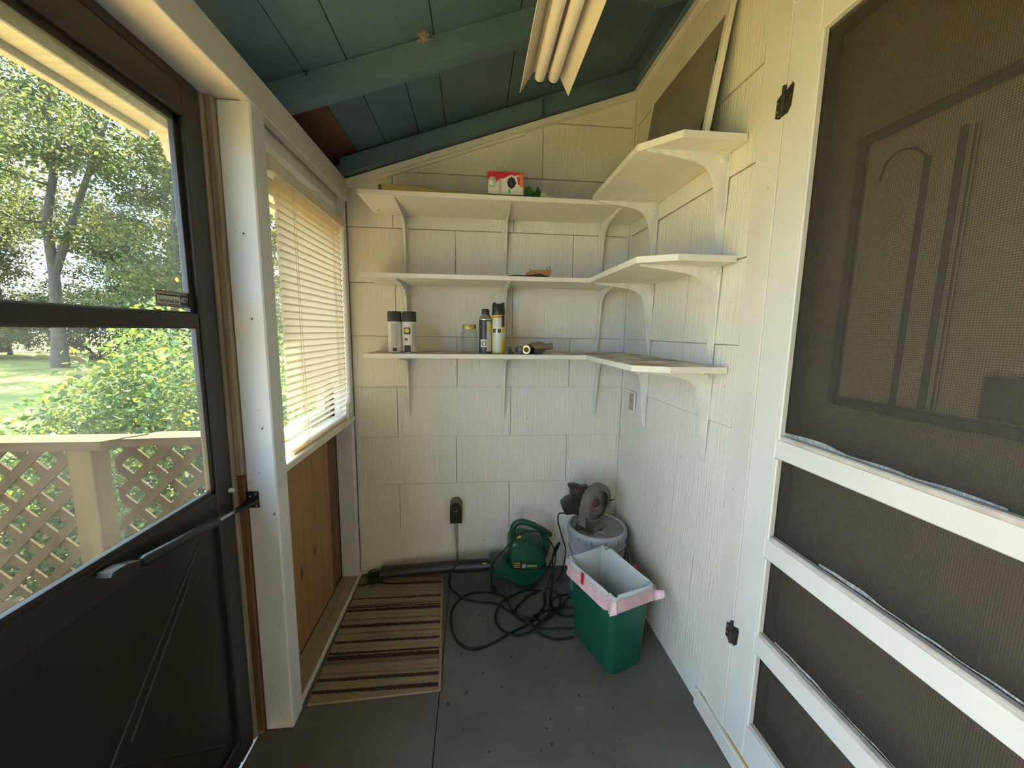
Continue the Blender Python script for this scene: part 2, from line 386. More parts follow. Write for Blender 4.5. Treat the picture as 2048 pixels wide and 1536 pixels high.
def text(s, size, M, bold=0.0):
    """flat lettering as mesh vertices placed by matrix M"""
    c = bpy.data.curves.new('t', 'FONT'); c.body = s; c.size = size; c.align_x = 'CENTER'; c.align_y = 'CENTER'; c.offset = bold; c.resolution_u = 2
    o = bpy.data.objects.new('t', c); COL.objects.link(o); dg = bpy.context.evaluated_depsgraph_get(); dg.update()
    me = o.evaluated_get(dg).to_mesh(); mb = MB(); mb.add([M @ q.co for q in me.vertices], [tuple(f.vertices) for f in me.polygons])
    o.evaluated_get(dg).to_mesh_clear(); bpy.data.objects.remove(o); bpy.data.curves.remove(c); return mb

def smooth_pts(P, n=6):
    """Catmull-Rom through the points"""
    P = [Vector(p) for p in P]; out = []
    for i in range(len(P) - 1):
        a, b, c, d = P[max(i - 1, 0)], P[i], P[i + 1], P[min(i + 2, len(P) - 1)]
        for k in range(n):
            t = k / n; out.append(.5 * ((2 * b) + (c - a) * t + (2 * a - 5 * b + 4 * c - d) * t * t + (3 * b - a - 3 * c + d) * t ** 3))
    return out + [P[-1]]

XL, XR, YB = -.614, .819, 2.079          # inner faces: left wall line, right wall, back wall
def rz(x): return 2.075 + .34 * (x + .613)   # underside of the rafters

# ------------------------------------------------------------------ floor
fl = put('floor', MB().box(-.80, .98, -1.2, 2.13, -.10, -.022), 'backing', kind='structure')
for x0, x1, y0, y1 in ((-.72, -.1315, -1.2, 2.085), (-.1285, .905, -1.2, 2.085)):
    put('floor_panel', MB().box(x0, x1, y0, y1, -.022, 0, .001), 'floor_paint', fl)

# ------------------------------------------------------------------ back wall with shingles
wb = put('wall_back', MB().prism([(-.75, -.02), (.93, -.02), (.93, 2.70), (-.75, 2.13)], 'y', YB + .012, YB + .07), 'backing', kind='structure')
ROWS = [-.01, .256, .522, .786, 1.057, 1.322, 1.590, 1.858, 2.125, 2.392, 2.66]
def shingle_mesh(w, h):
    return MB().add([(0, 0, 0), (w, 0, 0), (w, 0, h), (0, 0, h), (0, -.0075, 0), (w, -.0075, 0), (w, -.0015, h), (0, -.0015, h)],
                    [(0, 1, 2, 3), (4, 7, 6, 5), (0, 4, 5, 1), (3, 2, 6, 7), (0, 3, 7, 4), (1, 5, 6, 2)])
JO = {0: [-.097, .515], 1: [.196, -.407], 2: [-.097, .515], 3: [-.407, .196], 4: [-.092, .515], 5: [-.402, .199], 6: [-.097, .516], 7: [.201, -.405], 8: [.343, -.27], 9: [.05]}
rs = random.Random(4)
for i in range(len(ROWS) - 1):
    xs = sorted([-.628] + JO[i] + [.812])
    for x0, x1 in zip(xs[:-1], xs[1:]):
        z0, z1 = ROWS[i], ROWS[i + 1]
        lim0, lim1 = rz(x0) + .02, rz(x1) + .02
        if z0 > max(lim0, lim1): continue
        g = .0016
        if z1 <= min(lim0, lim1):
            mb = shingle_mesh(x1 - x0 - 2 * g, z1 - z0 - .0030)
        else:       # cut under the sloping roof
            W, h0, h1 = x1 - x0 - 2 * g, max(.004, min(lim0, z1) - z0), max(.004, min(lim1, z1) - z0)
            mb = MB().add([(0, 0, 0), (W, 0, 0), (W, 0, h1), (0, 0, h0), (0, -.0075, 0), (W, -.0075, 0), (W, -.002, h1), (0, -.002, h0)],
                          [(0, 1, 2, 3), (4, 7, 6, 5), (0, 4, 5, 1), (3, 2, 6, 7), (0, 3, 7, 4), (1, 5, 6, 2)])
        put('shingle', mb.move(x0 + g, YB + .0075 + rs.uniform(-.0008, .0008), z0), 'siding', wb)

# ------------------------------------------------------------------ right wall with shingles, casing, opening for the doors
wr = put('wall_right', MB().box(XR + .012, XR + .09, 1.06, 2.13, -.02, 2.66).box(XR + .012, XR + .09, -1.2, 1.06, 2.21, 2.66)
         .box(XR + .012, XR + .09, -1.2, .10, -.02, 2.21), 'backing', kind='structure')
JR = {0: [1.47], 1: [1.77, 1.30], 2: [1.473], 3: [1.78], 4: [1.475], 5: [1.473], 6: [1.477], 7: [1.78], 8: [1.47], 9: [1.77]}
for i in range(len(ROWS) - 1):
    ys = sorted([1.145] + JR[i] + [2.072])
    if ROWS[i] >= 2.2: ys = [-1.2, -.5, .1, .7, 1.145] + ys[1:]
    for y0, y1 in zip(ys[:-1], ys[1:]):
        z1 = min(ROWS[i + 1], 2.56)
        if z1 - ROWS[i] < .03: continue
        mb = shingle_mesh(y1 - y0 - .0032, z1 - ROWS[i] - .0030)
        mb.xf(Matrix.Rotation(-PI / 2, 4, 'Z')).move(XR + .0075 + rs.uniform(-.0008, .0008), y1 - .0016, ROWS[i])
        put('shingle', mb, 'siding', wr)
put('casing', MB().box(XR - .001, XR + .012, 1.052, 1.145, .0, 2.30, .002), 'trim_white', wr)
put('casing', MB().box(XR - .001, XR + .012, .08, 1.052, 2.205, 2.30, .002), 'trim_white', wr)
put('casing', MB().box(XR - .001, XR + .012, -.02, .08, .0, 2.30, .002), 'trim_white', wr)
for y0, y1 in ((-1.2, -.6), (-.595, -.02)):
    put('siding_panel', MB().box(XR + .002, XR + .012, y0, y1, 0, 2.3, .002), 'siding', wr)

put('wall_rear', MB().prism([(-.80, -.02), (.93, -.02), (.93, 2.70), (-.80, 2.13)], 'y', -1.27, -1.20), 'siding', kind='structure')  # unseen wall, added so daylight falls mainly from the left

# threshold strip along the right wall
th = put('trim_1', MB().box(XR - .012, XR + .001, .05, 1.20, 0, .062, .002), 'trim_white', kind='structure')
put('bare_strip', MB().box(XR - .002, XR + .030, 1.02, 1.185, .055, .0665, .001), 'thresh_wood', th)
put('yellow_strip', MB().box(XR - .002, XR + .030, .86, 1.019, .055, .0675, .001), 'thresh_yellow', th)
# corner batten and crown mouldings
put('trim_2', MB().box(XR - .014, XR - .002, YB - .003, YB + .008, 0, 2.54, .002).box(XR - .003, XR + .008, YB - .016, YB - .003, 0, 2.54, .002), 'trim_white', kind='structure')
cr = MB(); cr.prism([(-.625, rz(-.625) - .006), (.815, rz(.815) - .006), (.815, rz(.815) - .034), (-.625, rz(-.625) - .034)], 'y', YB - .030, YB + .004)
cr.prism([(-.625, rz(-.625) - .03), (.25, rz(.25) - .03), (.25, rz(.25) - .046), (-.625, rz(-.625) - .046)], 'y', YB - .016, YB + .004)
put('trim_3', cr, 'trim_white', kind='structure')
put('trim_4', MB().box(XR - .024, XR + .004, -1.2, YB, 2.522, 2.556, .003), 'trim_white', kind='structure')

# ------------------------------------------------------------------ ceiling: boards, rafters
cc = .088
ce = put('ceiling', MB().prism([(-1.06, rz(-1.06) + cc + .02), (.93, rz(.93) + cc + .02), (.93, rz(.93) + cc + .05), (-1.06, rz(-1.06) + cc + .05)], 'y', -1.2, 2.16), 'backing', kind='structure')
BX = [-1.05, -.82, -.552, -.418, -.262, -.135, .153, .435, .718, .92]
def board(name, x0, x1, y0, y1, m, dz=0.0):
    g = .0018
    put(name, MB().prism([(x0 + g, rz(x0) + cc + dz), (x1 - g, rz(x1) + cc + dz), (x1 - g, rz(x1) + cc + .018), (x0 + g, rz(x0) + cc + .018)], 'y', y0, y1), m, ce)
for k, (x0, x1) in enumerate(zip(BX[:-1], BX[1:])):
    dz = [.0, .001, .0, .0006, .0, .001, .0, .0012, 0][k]
    if k == 1:
        board('ceiling_board', x0, x1, -1.2, 1.478, 'blue_paint', dz); board('ceiling_board', x0, x1, 1.48, 2.13, 'bare_board', dz)
    elif k in (2, 4):   # boards narrower in the far bay, double width in the near bay
        if k == 2: board('ceiling_board', x0, x1, -1.2, 1.478, 'blue_paint', dz)
        board('ceiling_board', x0, x1, 1.48, 2.13, 'blue_paint', dz)
        if k == 4: board('ceiling_board', -.418, -.135, -1.2, 1.478, 'blue_paint', .0015)
    elif k == 3: board('ceiling_board', x0, x1, 1.48, 2.13, 'blue_paint', dz)
    else: board('ceiling_board', x0, x1, -1.2, 2.13, 'blue_paint', dz)
def rafter(y0, y1, x0, x1, drop=0.0, up=.086):
    put('rafter', MB().prism([(x0, rz(x0) - drop), (x1, rz(x1) - drop), (x1, rz(x1) + up), (x0, rz(x0) + up)], 'y', y0, y1), 'blue_paint', ce)
rafter(2.032, YB + .004, -.625, .80); rafter(2.005, 2.031, -.625, .322, .002, .070)
rafter(1.453, 1.505, -.73, .80); rafter(.86, .912, -.73, .80); rafter(.26, .312, -.73, .80); rafter(-.33, -.28, -.73, .80)
put('ledger', MB().box(.778, XR + .004, -1.2, 2.004, 2.556, 2.66, .002), 'blue_paint', ce)

# ------------------------------------------------------------------ left wall
wl = put('wall_left', MB().box(-.80, -.735, 1.225, 2.13, -.05, .885).box(-.80, -.735, 1.225, 2.13, 1.84, 2.05).box(-.80, -.735, 1.225, 1.335, .885, 1.84).box(-.80, -.735, 2.035, 2.13, .885, 1.84)
         .box(-.80, -.735, -1.2, -1.1, -.05, 2.05), 'outer_white', kind='structure')
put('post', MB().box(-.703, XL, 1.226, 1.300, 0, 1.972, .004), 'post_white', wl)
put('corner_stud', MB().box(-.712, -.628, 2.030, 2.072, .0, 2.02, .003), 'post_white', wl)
put('header', MB().box(-.640, XL, -1.2, 2.07, 1.969, 2.066, .002), 'trim_white', wl)
put('header', MB().box(-.606 - .012, XL + .004, -1.2, 2.07, 1.969, 2.018, .002), 'trim_white', wl)
put('head_soffit', MB().box(-.745, -.6405, -1.2, 1.30, 1.974, 2.0, .001), 'trim_white', wl)
put('top_plate', MB().box(-.712, -.655, 1.301, 2.03, 1.935, 1.990, .003), 'trim_white', wl)
put('window_head', MB().box(-.728, -.690, 1.301, 2.03, 1.80, 1.975, .002), 'trim_white', wl)
put('cleat', MB().box(-.690, -.668, 1.83, 1.85, 1.85, 1.935, .002), 'trim_white', wl)
put('roof_filler', MB().box(-.80, -.735, -1.2, 2.13, 2.05, 2.16), 'outer_white', wl)
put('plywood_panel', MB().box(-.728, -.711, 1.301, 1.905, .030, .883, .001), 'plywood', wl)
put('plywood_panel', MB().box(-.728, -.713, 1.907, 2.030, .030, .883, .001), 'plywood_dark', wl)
put('sole_plate', MB().box(-.711, -.628, 1.301, 2.075, .0, .024, .002), 'plate_wood', wl)
put('sole_edge', MB().box(-.628, -.620, 1.301, 2.075, .0, .026, .002), 'trim_white', wl)
put('jamb_strip', MB().box(-.722, -.7035, 1.212, 1.245, .905, 1.972, .002), 'jamb_wood', wl)
put('jamb_strip', MB().box(-.722, -.7035, 1.214, 1.245, .0, .903, .002), 'jamb_brown', wl)
put('jamb_strip', MB().box(-.738, -.7225, 1.196, 1.245, .0, 1.972, .002), 'jamb_wood', wl)
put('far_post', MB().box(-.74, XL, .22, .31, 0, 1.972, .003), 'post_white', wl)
for (y, z) in ((1.2245, 1.62), (1.2245, 1.38), (1.2245, 1.05)):
    put('nail', MB().lathe([(.0, -.0012), (.003, -.0008), (.0032, .003)], (-.655 + (1.62 - z) * .02, y + .001, z), 8, 'y'), 'tarnished', wl)

# window in the left wall
w1 = thing('window_1', (-.75, 1.67, .885), kind='structure')
put('sill', MB().box(-.79, XL, 1.301, 2.045, .884, .909, .003), 'trim_white', w1)
put('frame', MB().box(-.785, -.745, 1.335, 1.372, .909, 1.84, .002).box(-.785, -.745, 1.998, 2.035, .909, 1.84, .002)
    .box(-.785, -.745, 1.372, 1.998, .909, .945, .002).box(-.785, -.745, 1.372, 1.998, 1.79, 1.84, .002), 'trim_white', w1)
put('pane', MB().box(-.770, -.767, 1.372, 1.998, .945, 1.79), 'pane_upper', w1)

# storm door (left)
d1 = thing('door_1', (-.735, .76, 0), kind='structure')
yA, yB2 = .315, 1.185
put('stile', MB().box(-.752, -.720, 1.120, yB2, .005, 1.945, .004), 'bronze', d1)
put('stile', MB().box(-.752, -.720, yA, .385, .005, 1.945, .004), 'bronze', d1)
put('rail', MB().box(-.752, -.720, .385, 1.120, 1.872, 1.945, .004), 'bronze', d1)
put('rail', MB().box(-.752, -.722, .385, 1.120, .82, .892, .004), 'bronze', d1)
put('rail', MB().box(-.752, -.722, .385, 1.120, .005, .085, .004), 'bronze', d1)
for nm, z0, z1, xs in (('sash', 1.378, 1.872, -.748), ('sash', .892, 1.370, -.740)):
    a, b_s = xs, xs + .014; t = .016
    put(nm, MB().box(a, b_s, .385, 1.120, z0, z0 + (.014 if z0 > 1 else .012), .001).box(a, b_s, .385, 1.120, z1 - (.018 if z0 > 1 else .02), z1, .001)
        .box(a, b_s, .385, .385 + t, z0, z1, .001).box(a, b_s, 1.120 - t, 1.120, z0, z1, .001), 'bronze', d1)
put('meeting_rail', MB().box(-.742, -.724, .385, 1.120, 1.350, 1.392, .004), 'bronze', d1)
put('glass', MB().box(-.742, -.740,   .399, 1.106, 1.390, 1.858), 'pane_upper', d1)
put('glass', MB().box(-.735, -.733, .399, 1.106, .902, 1.354), 'pane_lower', d1)
put('kick_panel', MB().box(-.744, -.734, .385, 1.120, .085, .82), 'kick_bronze', d1)
for p, q in (((1.06, .79), (.42, .12)), ((.44, .79), (1.08, .12)), ((1.02, .72), (.80, .47))):
    put('pressed_ridge', MB().tube([(-.7345, *p), (-.7345, *q)], .0035, 6), 'kick_bronze', d1)
put('door_frame', MB().box(-.760, -.728, yB2 + .001, 1.211, .0, 1.968, .002).box(-.760, -.722, yA, yB2, 1.946, 1.970, .002).box(-.760, -.728, .311, .3145, .0, 1.968), 'bronze', d1)
put('pull_stub', MB().lathe([(0, .0), (.007, .003), (.0075, .010), (.005, .016)], (-.7195, 1.166, .880), 12, 'x'), 'pale_print', d1)
st = put('sticker', MB().box(-.7398, -.7392, 1.000, 1.110, 1.402, 1.4405), 'sticker_grey', d1)
put('sticker_band', MB().box(-.7392, -.7390, 1.005, 1.0775, 1.4095, 1.434), 'pale_print', st)
put('sticker_band', MB().box(-.7392, -.7390, 1.0775, 1.106, 1.4085, 1.433), 'blue_print', st)
put('sticker_band', MB().box(-.7390, -.7389, 1.006, 1.0765, 1.428, 1.4325), 'dark_print', st)
TL = Matrix(((0, 0, 1, 0), (1, 0, 0, 0), (0, 1, 0, 0), (0, 0, 0, 1)))      # text plane -> faces +x, reads along +y
put('lettering', text('secured by', .0145, Matrix.Translation((-.7386, 1.041, 1.4165)) @ TL, .0003), 'blue_print', st)
put('lettering', text('ADT', .0185, Matrix.Translation((-.7386, 1.0918, 1.4205)) @ TL @ Matrix.Diagonal((.72, 1, 1, 1)), .0006), 'pale_print', st)

# pneumatic closer
dc = thing('door_closer', (-.69, 1.0, .80), 'black tube door closer screwed to the white post beside the storm door', 'door closer')
put('bracket_plate', MB().box(-.7165, -.667, 1.2215, 1.2255, .798, .851, .001), 'black_metal', dc)
put('bracket_arm', MB().prism([(-.70, 1.222), (-.668, 1.222), (-.672, 1.195), (-.693, 1.13), (-.702, 1.13)], 'z', .818, .826), 'black_metal', dc)
put('rod', MB().tube([(-.696, 1.15, .822), (-.692, 1.06, .835)], .0055, 8), 'screw', dc, 40)
put('tube', MB().tube([(-.692, 1.068, .834), (-.692, 1.058, .8355), (-.690, .83, .866), (-.690, .822, .867)], [.008, .0125, .0125, .009], 14), 'black_metal', dc, 40)
put('tail_clip', MB().prism([(.825, .872), (.79, .884), (.76, .886), (.755, .878), (.785, .871), (.82, .862)], 'x', -.716, -.689), 'tarnished', dc)
for y, z in ((-.709, .843), (-.675, .843), (-.692, .836), (-.675, .805)):
    put('screw', MB().lathe([(0, -.0012), (.0035, -.001), (.0038, .0004)], (y, 1.2215, z), 10, 'y'), 'screw', dc)

# ------------------------------------------------------------------ screen door and entry door (right)
d2 = thing('door_2', (XR + .02, .58, .06), kind='structure')
sx0, sx1 = XR - .002, XR + .026
put('stile', MB().box(sx0, sx1, .957, 1.048, .07, 2.200, .002), 'door_paint', d2)
put('stile', MB().box(sx0, sx1, .125, .216, .07, 2.200, .002), 'door_paint', d2)
RZ = [(.07, .192), (.432, .492), (.730, .788), (1.022, 1.074), (2.072, 2.200)]
for z0, z1 in RZ:
    put('rail', MB().box(sx0, sx1, .2165, .9565, z0, z1, .002), 'door_paint', d2)
OPN = [(.192, .432), (.492, .730), (.788, 1.022), (1.074, 2.072)]
for z0, z1 in OPN:
    put('screen', MB().box(XR + .0135, XR + .0145, .2165, .9565, z0, z1), 'insect_screen', d2)
    put('bead', MB().box(sx0 - .003, XR + .013, .943, .9570, z0, z1, .003), 'door_paint', d2)
    put('bead', MB().box(sx0 - .003, XR + .013, .2165, .943, z0 - .001, z0 + .013, .003), 'bead_paint', d2)
mat('frayed_mesh', (.42, .43, .42), .6, (.22, .22, .21), (60, 400, 60), (.4, .6))
for (z0, ya, yb_, hh) in ((1.087, .50, .945, .012), (.803, .40, .80, .009), (.507, .45, .90, .007)):
    n_f = 40; fz = MB(); fz.grid(lambda i, j: (XR + .0115 + .001 * math.sin(i * 37), ya + (yb_ - ya) * i, z0 + (hh * j) * (.25 + .75 * math.exp(-((i - .82) / .14) ** 2) + .25 * math.sin(i * 11) ** 2)), n_f, 1)
    put('frayed_edge', fz, 'frayed_mesh', d2)
for z in (1.965, .414):
    h = put('hinge', MB().prism([(1.049, z + .032), (1.075, z + .018), (1.077, z - .028), (1.062, z - .036), (1.049, z - .030)], 'x', XR - .0042, XR - .0015)
            .prism([(1.049, z + .024), (1.024, z + .036), (1.020, z + .028), (1.024, z - .02), (1.035, z - .034), (1.049, z - .032)], 'x', XR - .0042, XR - .0015), 'tarnished', d2)
    put('hinge_pin', MB().tube([(XR - .006, 1.0495, z - .034), (XR - .006, 1.0495, z + .040)], .0052, 10), 'tarnished', h)
    for y, dz in ((1.070, .008), (1.070, -.014), (1.064, -.028)):
        put('screw', MB().lathe([(0, -.0055), (.003, -.005), (.003, -.003)], (XR, y, z + dz), 8, 'x'), 'screw', h)

d3 = put('door_3', MB().box(XR + .092, XR + .130, .16, .99, .05, 2.09), 'entry_door', kind='structure')
put('door_frame', MB().box(XR + .028, XR + .135, .99, 1.055, .05, 2.17, .002).box(XR + .028, XR + .135, .10, .16, .05, 2.17, .002).box(XR + .028, XR + .135, .16, .99, 2.09, 2.17, .002), 'dark_frame', d3)
put('sill_plate', MB().box(XR + .03, XR + .135, .10, 1.055, .0, .05), 'dark_frame', d3)
lf = put('lite_frame', MB().box(XR + .080, XR + .093, .880, .905, 1.185, 1.815, .003).box(XR + .080, XR + .093, .235, .260, 1.185, 1.815, .003)
         .box(XR + .080, XR + .093, .260, .880, 1.790, 1.815, .003).box(XR + .080, XR + .093, .260, .880, 1.185, 1.208, .003), 'dark_frame', d3)
mat('curtain_tan', (.74, .56, .31), .8, (.68, .51, .28), (5, 40, 3), (.3, .7))
put('curtained_lite', MB().box(XR + .088, XR + .0925, .260, .880, 1.208, 1.790), 'curtain_tan', lf)
for ya, yb_, zt_ in ((.746, .760, 1.715), (.690, .705, 1.745), (.678, .681, 1.74), (.671, .673, 1.74), (.40, .414, 1.74)):
    put('curtain_edge', MB().box(XR + .085, XR + .0885, ya, yb_, 1.209, zt_, .0008), 'dark_frame', lf)
put('curtain_swag', MB().tube(smooth_pts([(XR + .087, .846, 1.70), (XR + .087, .835, 1.735), (XR + .087, .81, 1.748), (XR + .087, .78, 1.74), (XR + .087, .755, 1.715)]), .003, 6), 'dark_frame', lf)
put('sash_lock', MB().box(XR + .072, XR + .088, .545, .600, 1.212, 1.29, .003), 'dark_frame', lf)
for y0, y1 in ((.60, .895), (.25, .55)):
    o = put('moulding', MB().box(XR + .089, XR + .094, y0 - .012, y1 + .012, .24, .99), 'entry_door', d3)
    put('raised_panel', MB().prism([(y0, .255), (y1, .255), (y1, .975), (y0, .975)], 'x', XR + .083, XR + .0895, [(0, .93), (1, 1)]), 'entry_door', o)
put('rail_mould', MB().box(XR + .084, XR + .094, .16, .93, 1.165, 1.182, .002), 'entry_door', d3)

# ------------------------------------------------------------------ shelves on stamped brackets
def bracket_mesh():
    """wall at y=0, arm reaching to -y, leg hanging down from z=0"""
    mb = MB()
    prof = [(0, -.001), (-.272, -.001), (-.274, -.006), (-.20, -.014), (-.12, -.024), (-.078, -.036), (-.052, -.060), (-.038, -.11), (-.028, -.19), (-.014, -.30), (-.007, -.325), (0, -.327)]
    n = len(prof); v = []
    for sx in (-1, 1):
        for (y, z) in prof:
            wdt = .0042 + .003 * min(1, abs(z) / .05) * (1 - min(1, abs(z) / .36)); v.append((sx * wdt, y, z))
    f = [tuple(range(n)), tuple(range(2 * n - 1, n - 1, -1))] + [(i, (i + 1) % n, n + (i + 1) % n, n + i) for i in range(n)]
    mb.add(v, f)
    # flange on the wall and under the board, tapering to rounded tips
    wl_ = [(-.016, -.012), (-.013, -.002), (.013, -.002), (.016, -.012), (.013, -.12), (.007, -.325), (.003, -.327), (-.003, -.327), (-.007, -.325), (-.013, -.12)]
    mb.prism(wl_, 'y', -.0022, 0)
    sf = [(-.016, -.012), (-.013, -.002), (.013, -.002), (.016, -.012), (.011, -.15), (.006, -.27), (0, -.276), (-.006, -.27), (-.011, -.15)]
    mb.prism(sf, 'z', -.0022, 0)
    # swollen elbow
    mb.lathe([(.0, -.012), (.011, -.010), (.013, 0), (.011, .010), (0, .012)], (0, -.018, -.020), 10, 'x')
    return mb
BR = None
def shelf(name, poly, ztop, th, label, brackets, m_top=None):
    global BR
    P0 = (sum(p[0] for p in poly) / len(poly), sum(p[1] for p in poly) / len(poly), ztop - th)
    t = thing(name, P0, label, 'shelf', 'white shelves in the corner')
    put('board', MB().prism(poly, 'z', ztop - th, ztop), 'shelf_white', t)
    if m_top: put('dusty_top', MB().prism([(p[0], p[1]) for p in poly], 'z', ztop, ztop + .0006, [(0, .985), (1, .985)]), m_top, t, label='brown dusty top')
    for (x, y, rot) in brackets:
        if BR is None:
            BR = put('bracket', bracket_mesh(), 'bracket_paint', t, 35, None)
            me = BR.data; off = Vector((0, 0, 0)) - ORG[t.name]
            for q in me.vertices: q.co = q.co - off          # keep the mesh about the bracket's own corner
            BR.location = Vector((x, y, ztop - th)) - ORG[t.name]; BR.rotation_euler = (0, 0, rot)
        else: share(BR, 'bracket', t, (x, y, ztop - th), rot)
YF, XF = YB - .300, XR - .300
bp = [(-.49, YF), (XR - .002, YF), (XR - .002, YB), (-.49, YB)]
def rp(y1, x1, xc): return [(XF, YF - .001), (XF, y1), (xc, 1.187), (XR - .002, 1.187), (XR - .002, YF - .001)]
bk = [(-.345, YB, 0), (.157, YB, 0), (.662, YB, 0)]; rt = [(XR, 1.772, -PI / 2), (XR, 1.279, -PI / 2)]
shelf('wall_shelf', bp, 1.937, .019, 'topmost long white shelf on the back wall, holding the red bulb box', bk)
shelf('wall_shelf', bp, 1.598, .019, 'middle long white shelf on the back wall, holding the wooden block', bk)
shelf('wall_shelf', bp, 1.248, .019, 'lowest long white shelf on the back wall, holding spray cans and jar', bk, 'shelf_dusty')
shelf('side_shelf', rp(1.294, 0, .615), 1.952, .021, 'topmost clipped-corner shelf on the right wall, under the leaning board', rt)
shelf('side_shelf', rp(1.255, 0, .624), 1.598, .020, 'middle clipped-corner shelf on the right wall', rt)
shelf('side_shelf', rp(1.247, 0, .624), 1.248, .020, 'lowest clipped-corner shelf on the right wall, above the switch plate', rt, 'shelf_dusty')

# ------------------------------------------------------------------ blind
bl = thing('window_blind', (-.645, 1.72, .895), 'cream slatted blind hanging closed at the left window', 'blind')
put('headrail', MB().box(-.664, -.628, 1.385, 2.028, 1.838, 1.878, .003), 'blind_cream', bl)
put('end_bracket', MB().box(-.668, -.622, 1.335, 1.383, 1.842, 1.884, .002).box(-.668, -.622, 1.335, 1.383, 1.834, 1.842, .001), 'blind_cream', bl)
put('end_bracket', MB().box(-.668, -.622, 2.0285, 2.029, 1.842, 1.884).box(-.668, -.624, 1.99, 2.0285, 1.8785, 1.886), 'blind_cream', bl)
def slat(L, wd, tilt):
    mb = MB(); nu, nv = 6, 5; y0, y1 = 1.402, 1.402 + L
    ct, st_ = math.cos(tilt), math.sin(tilt)
    def fn(i, j):
        c = (j - .5) * 2; e = .006 * (1 - math.sqrt(max(0, 1 - c * c * .92)))      # rounded ends
        ys = [y0 + e, y0 + .006 + 0 * e, y0 + L * .33, y0 + L * .66, y1 - .006, y1 - e]
        k = i * 5; y = ys[int(round(k))]
        a = c * wd / 2; b = .0035 * (1 - c * c)
        return (a * ct + b * st_, y, -a * st_ + b * ct)
    mb.grid(fn, 5, 6); return mb
NS = 37; pit = (1.826 - .925) / (NS - 1)
protos = {}
for k in range(NS):
    z = 1.826 - k * pit
    tl_ = round((-72 if k < 27 else -72 + (k - 27) * 2.8) / 4) * 4
    if tl_ not in protos:
        mb = slat(.625, .0300, math.radians(tl_)); mb.move(-.645, 0, z); protos[tl_] = (put('slat', mb, 'blind_slat', bl, 50), z)
    else:
        src, z0 = protos[tl_]; o = src.copy(); COL.objects.link(o); o.location = (0, 0, z - z0)
put('bottom_rail', MB().box(-.659, -.633, 1.402, 2.026, .9095, .917, .002), 'blind_cream', bl)
for y in (1.50, 1.88):
    for dx, dy in ((.014, 0), (.014, .012)):
        put('ladder_cord', MB().tube([(-.645 + dx, y + dy, 1.84), (-.645 + dx, y + dy + (.01 if dy else 0), .915)], .0008, 5), 'cord_white', bl)
put('pull_cord', MB().tube([(-.624, 1.945, 1.84), (-.624, 1.947, 1.30), (-.626, 1.945, 1.02)], .0012, 6), 'cord_white', bl)

# window latch clip
lc = put('sash_clip', MB().prism([(1.952, .911), (1.975, .911), (1.972, .95), (1.985, .985), (1.965, 1.0), (1.955, .97)], 'x', -.629, -.617).box(-.64, -.617, 1.952, 1.99, .9095, .913), 'blind_cream',
         label='small cream plastic clip standing on the window sill beside the blind', cat='clip')

# ------------------------------------------------------------------ fluorescent fixture (off)
fx = thing('light_fixture', (.24, .85, 2.17), 'two-tube fluorescent strip light with white wings under the blue ceiling', 'light fixture')
y0, y1 = .20, 1.425
def wing(s, xw, xi, zw, zi):
    return MB().add([(xw, y0, zw), (xw, 1.455, zw), (xi, y1 + .01, zi), (xi, y0, zi), (xw + s * .0015, y0, zw + .0015), (xw + s * .0015, 1.455, zw + .0015), (xi, y1 + .01, zi + .003), (xi, y0, zi + .003)],
                    [(0, 1, 2, 3), (4, 7, 6, 5), (0, 4, 5, 1), (1, 5, 6, 2), (2, 6, 7, 3), (3, 7, 4, 0)])
put('reflector_wing', wing(-1, .156, .196, 2.168, 2.222), 'fixture_white', fx)
put('reflector_wing', wing(1, .324, .286, 2.168, 2.222), 'fixture_white', fx)
put('ballast_cover', MB().prism([(.196, 2.222), (.286, 2.222), (.272, 2.262), (.210, 2.262)], 'y', y0, 1.43), 'fixture_white', fx)
for xc in (.216, .262):
    tb = put('lamp_tube', MB().lathe([(.0155, .25), (.0185, .26), (.0185, 1.40), (.0175, 1.408)], (xc, 0, 2.196), 18, 'y'), 'tube_glass', fx, 40)
    put('tube_cap', MB().lathe([(.0178, 1.4082), (.0178, 1.418), (.014, 1.420)], (xc, 0, 2.196), 18, 'y'), 'dark_plastic', tb)
    for dx in (-.006, .006): put('pin', MB().tube([(xc + dx, 1.42, 2.194), (xc + dx, 1.427, 2.194)], .002, 6), 'brass', tb)
    put('lamp_holder', MB().box(xc - .010, xc + .010, 1.409, 1.430, 2.205, 2.224, .002), 'fixture_white', fx)
for y in (.886, 1.3):
    put('hanger', MB().tube([(.241, y, 2.262), (.241, y, rz(.241) + (.0 if y < 1 else .087))], .003, 6), 'screw', fx)

# fluff stuck to the rafter
rr = random.Random(7); mb = MB()
mb.lathe([(0, -.010), (.006, -.008), (.010, -.002), (.009, .004), (.005, .008), (0, .010)], (0, 0, 0), 10)
mb.v = [q + Vector((rr.uniform(-.004, .004), rr.uniform(-.004, .004), rr.uniform(-.004, .004))) for q in mb.v]
for k in range(110):
    d = Vector((rr.gauss(0, 1), -abs(rr.gauss(0, 1)), rr.gauss(0, 1))).normalized(); mb.tube([d * .008, d * rr.uniform(.014, .030) + Vector((0, 0, rr.uniform(-.004, .004)))], [.0014, .0003], 4)
mb.move(-.166, 1.440, 2.302); put('fluff_nest', mb, 'nest_fluff', label='tan fluffy insect nest stuck on the blue rafter', cat='nest')

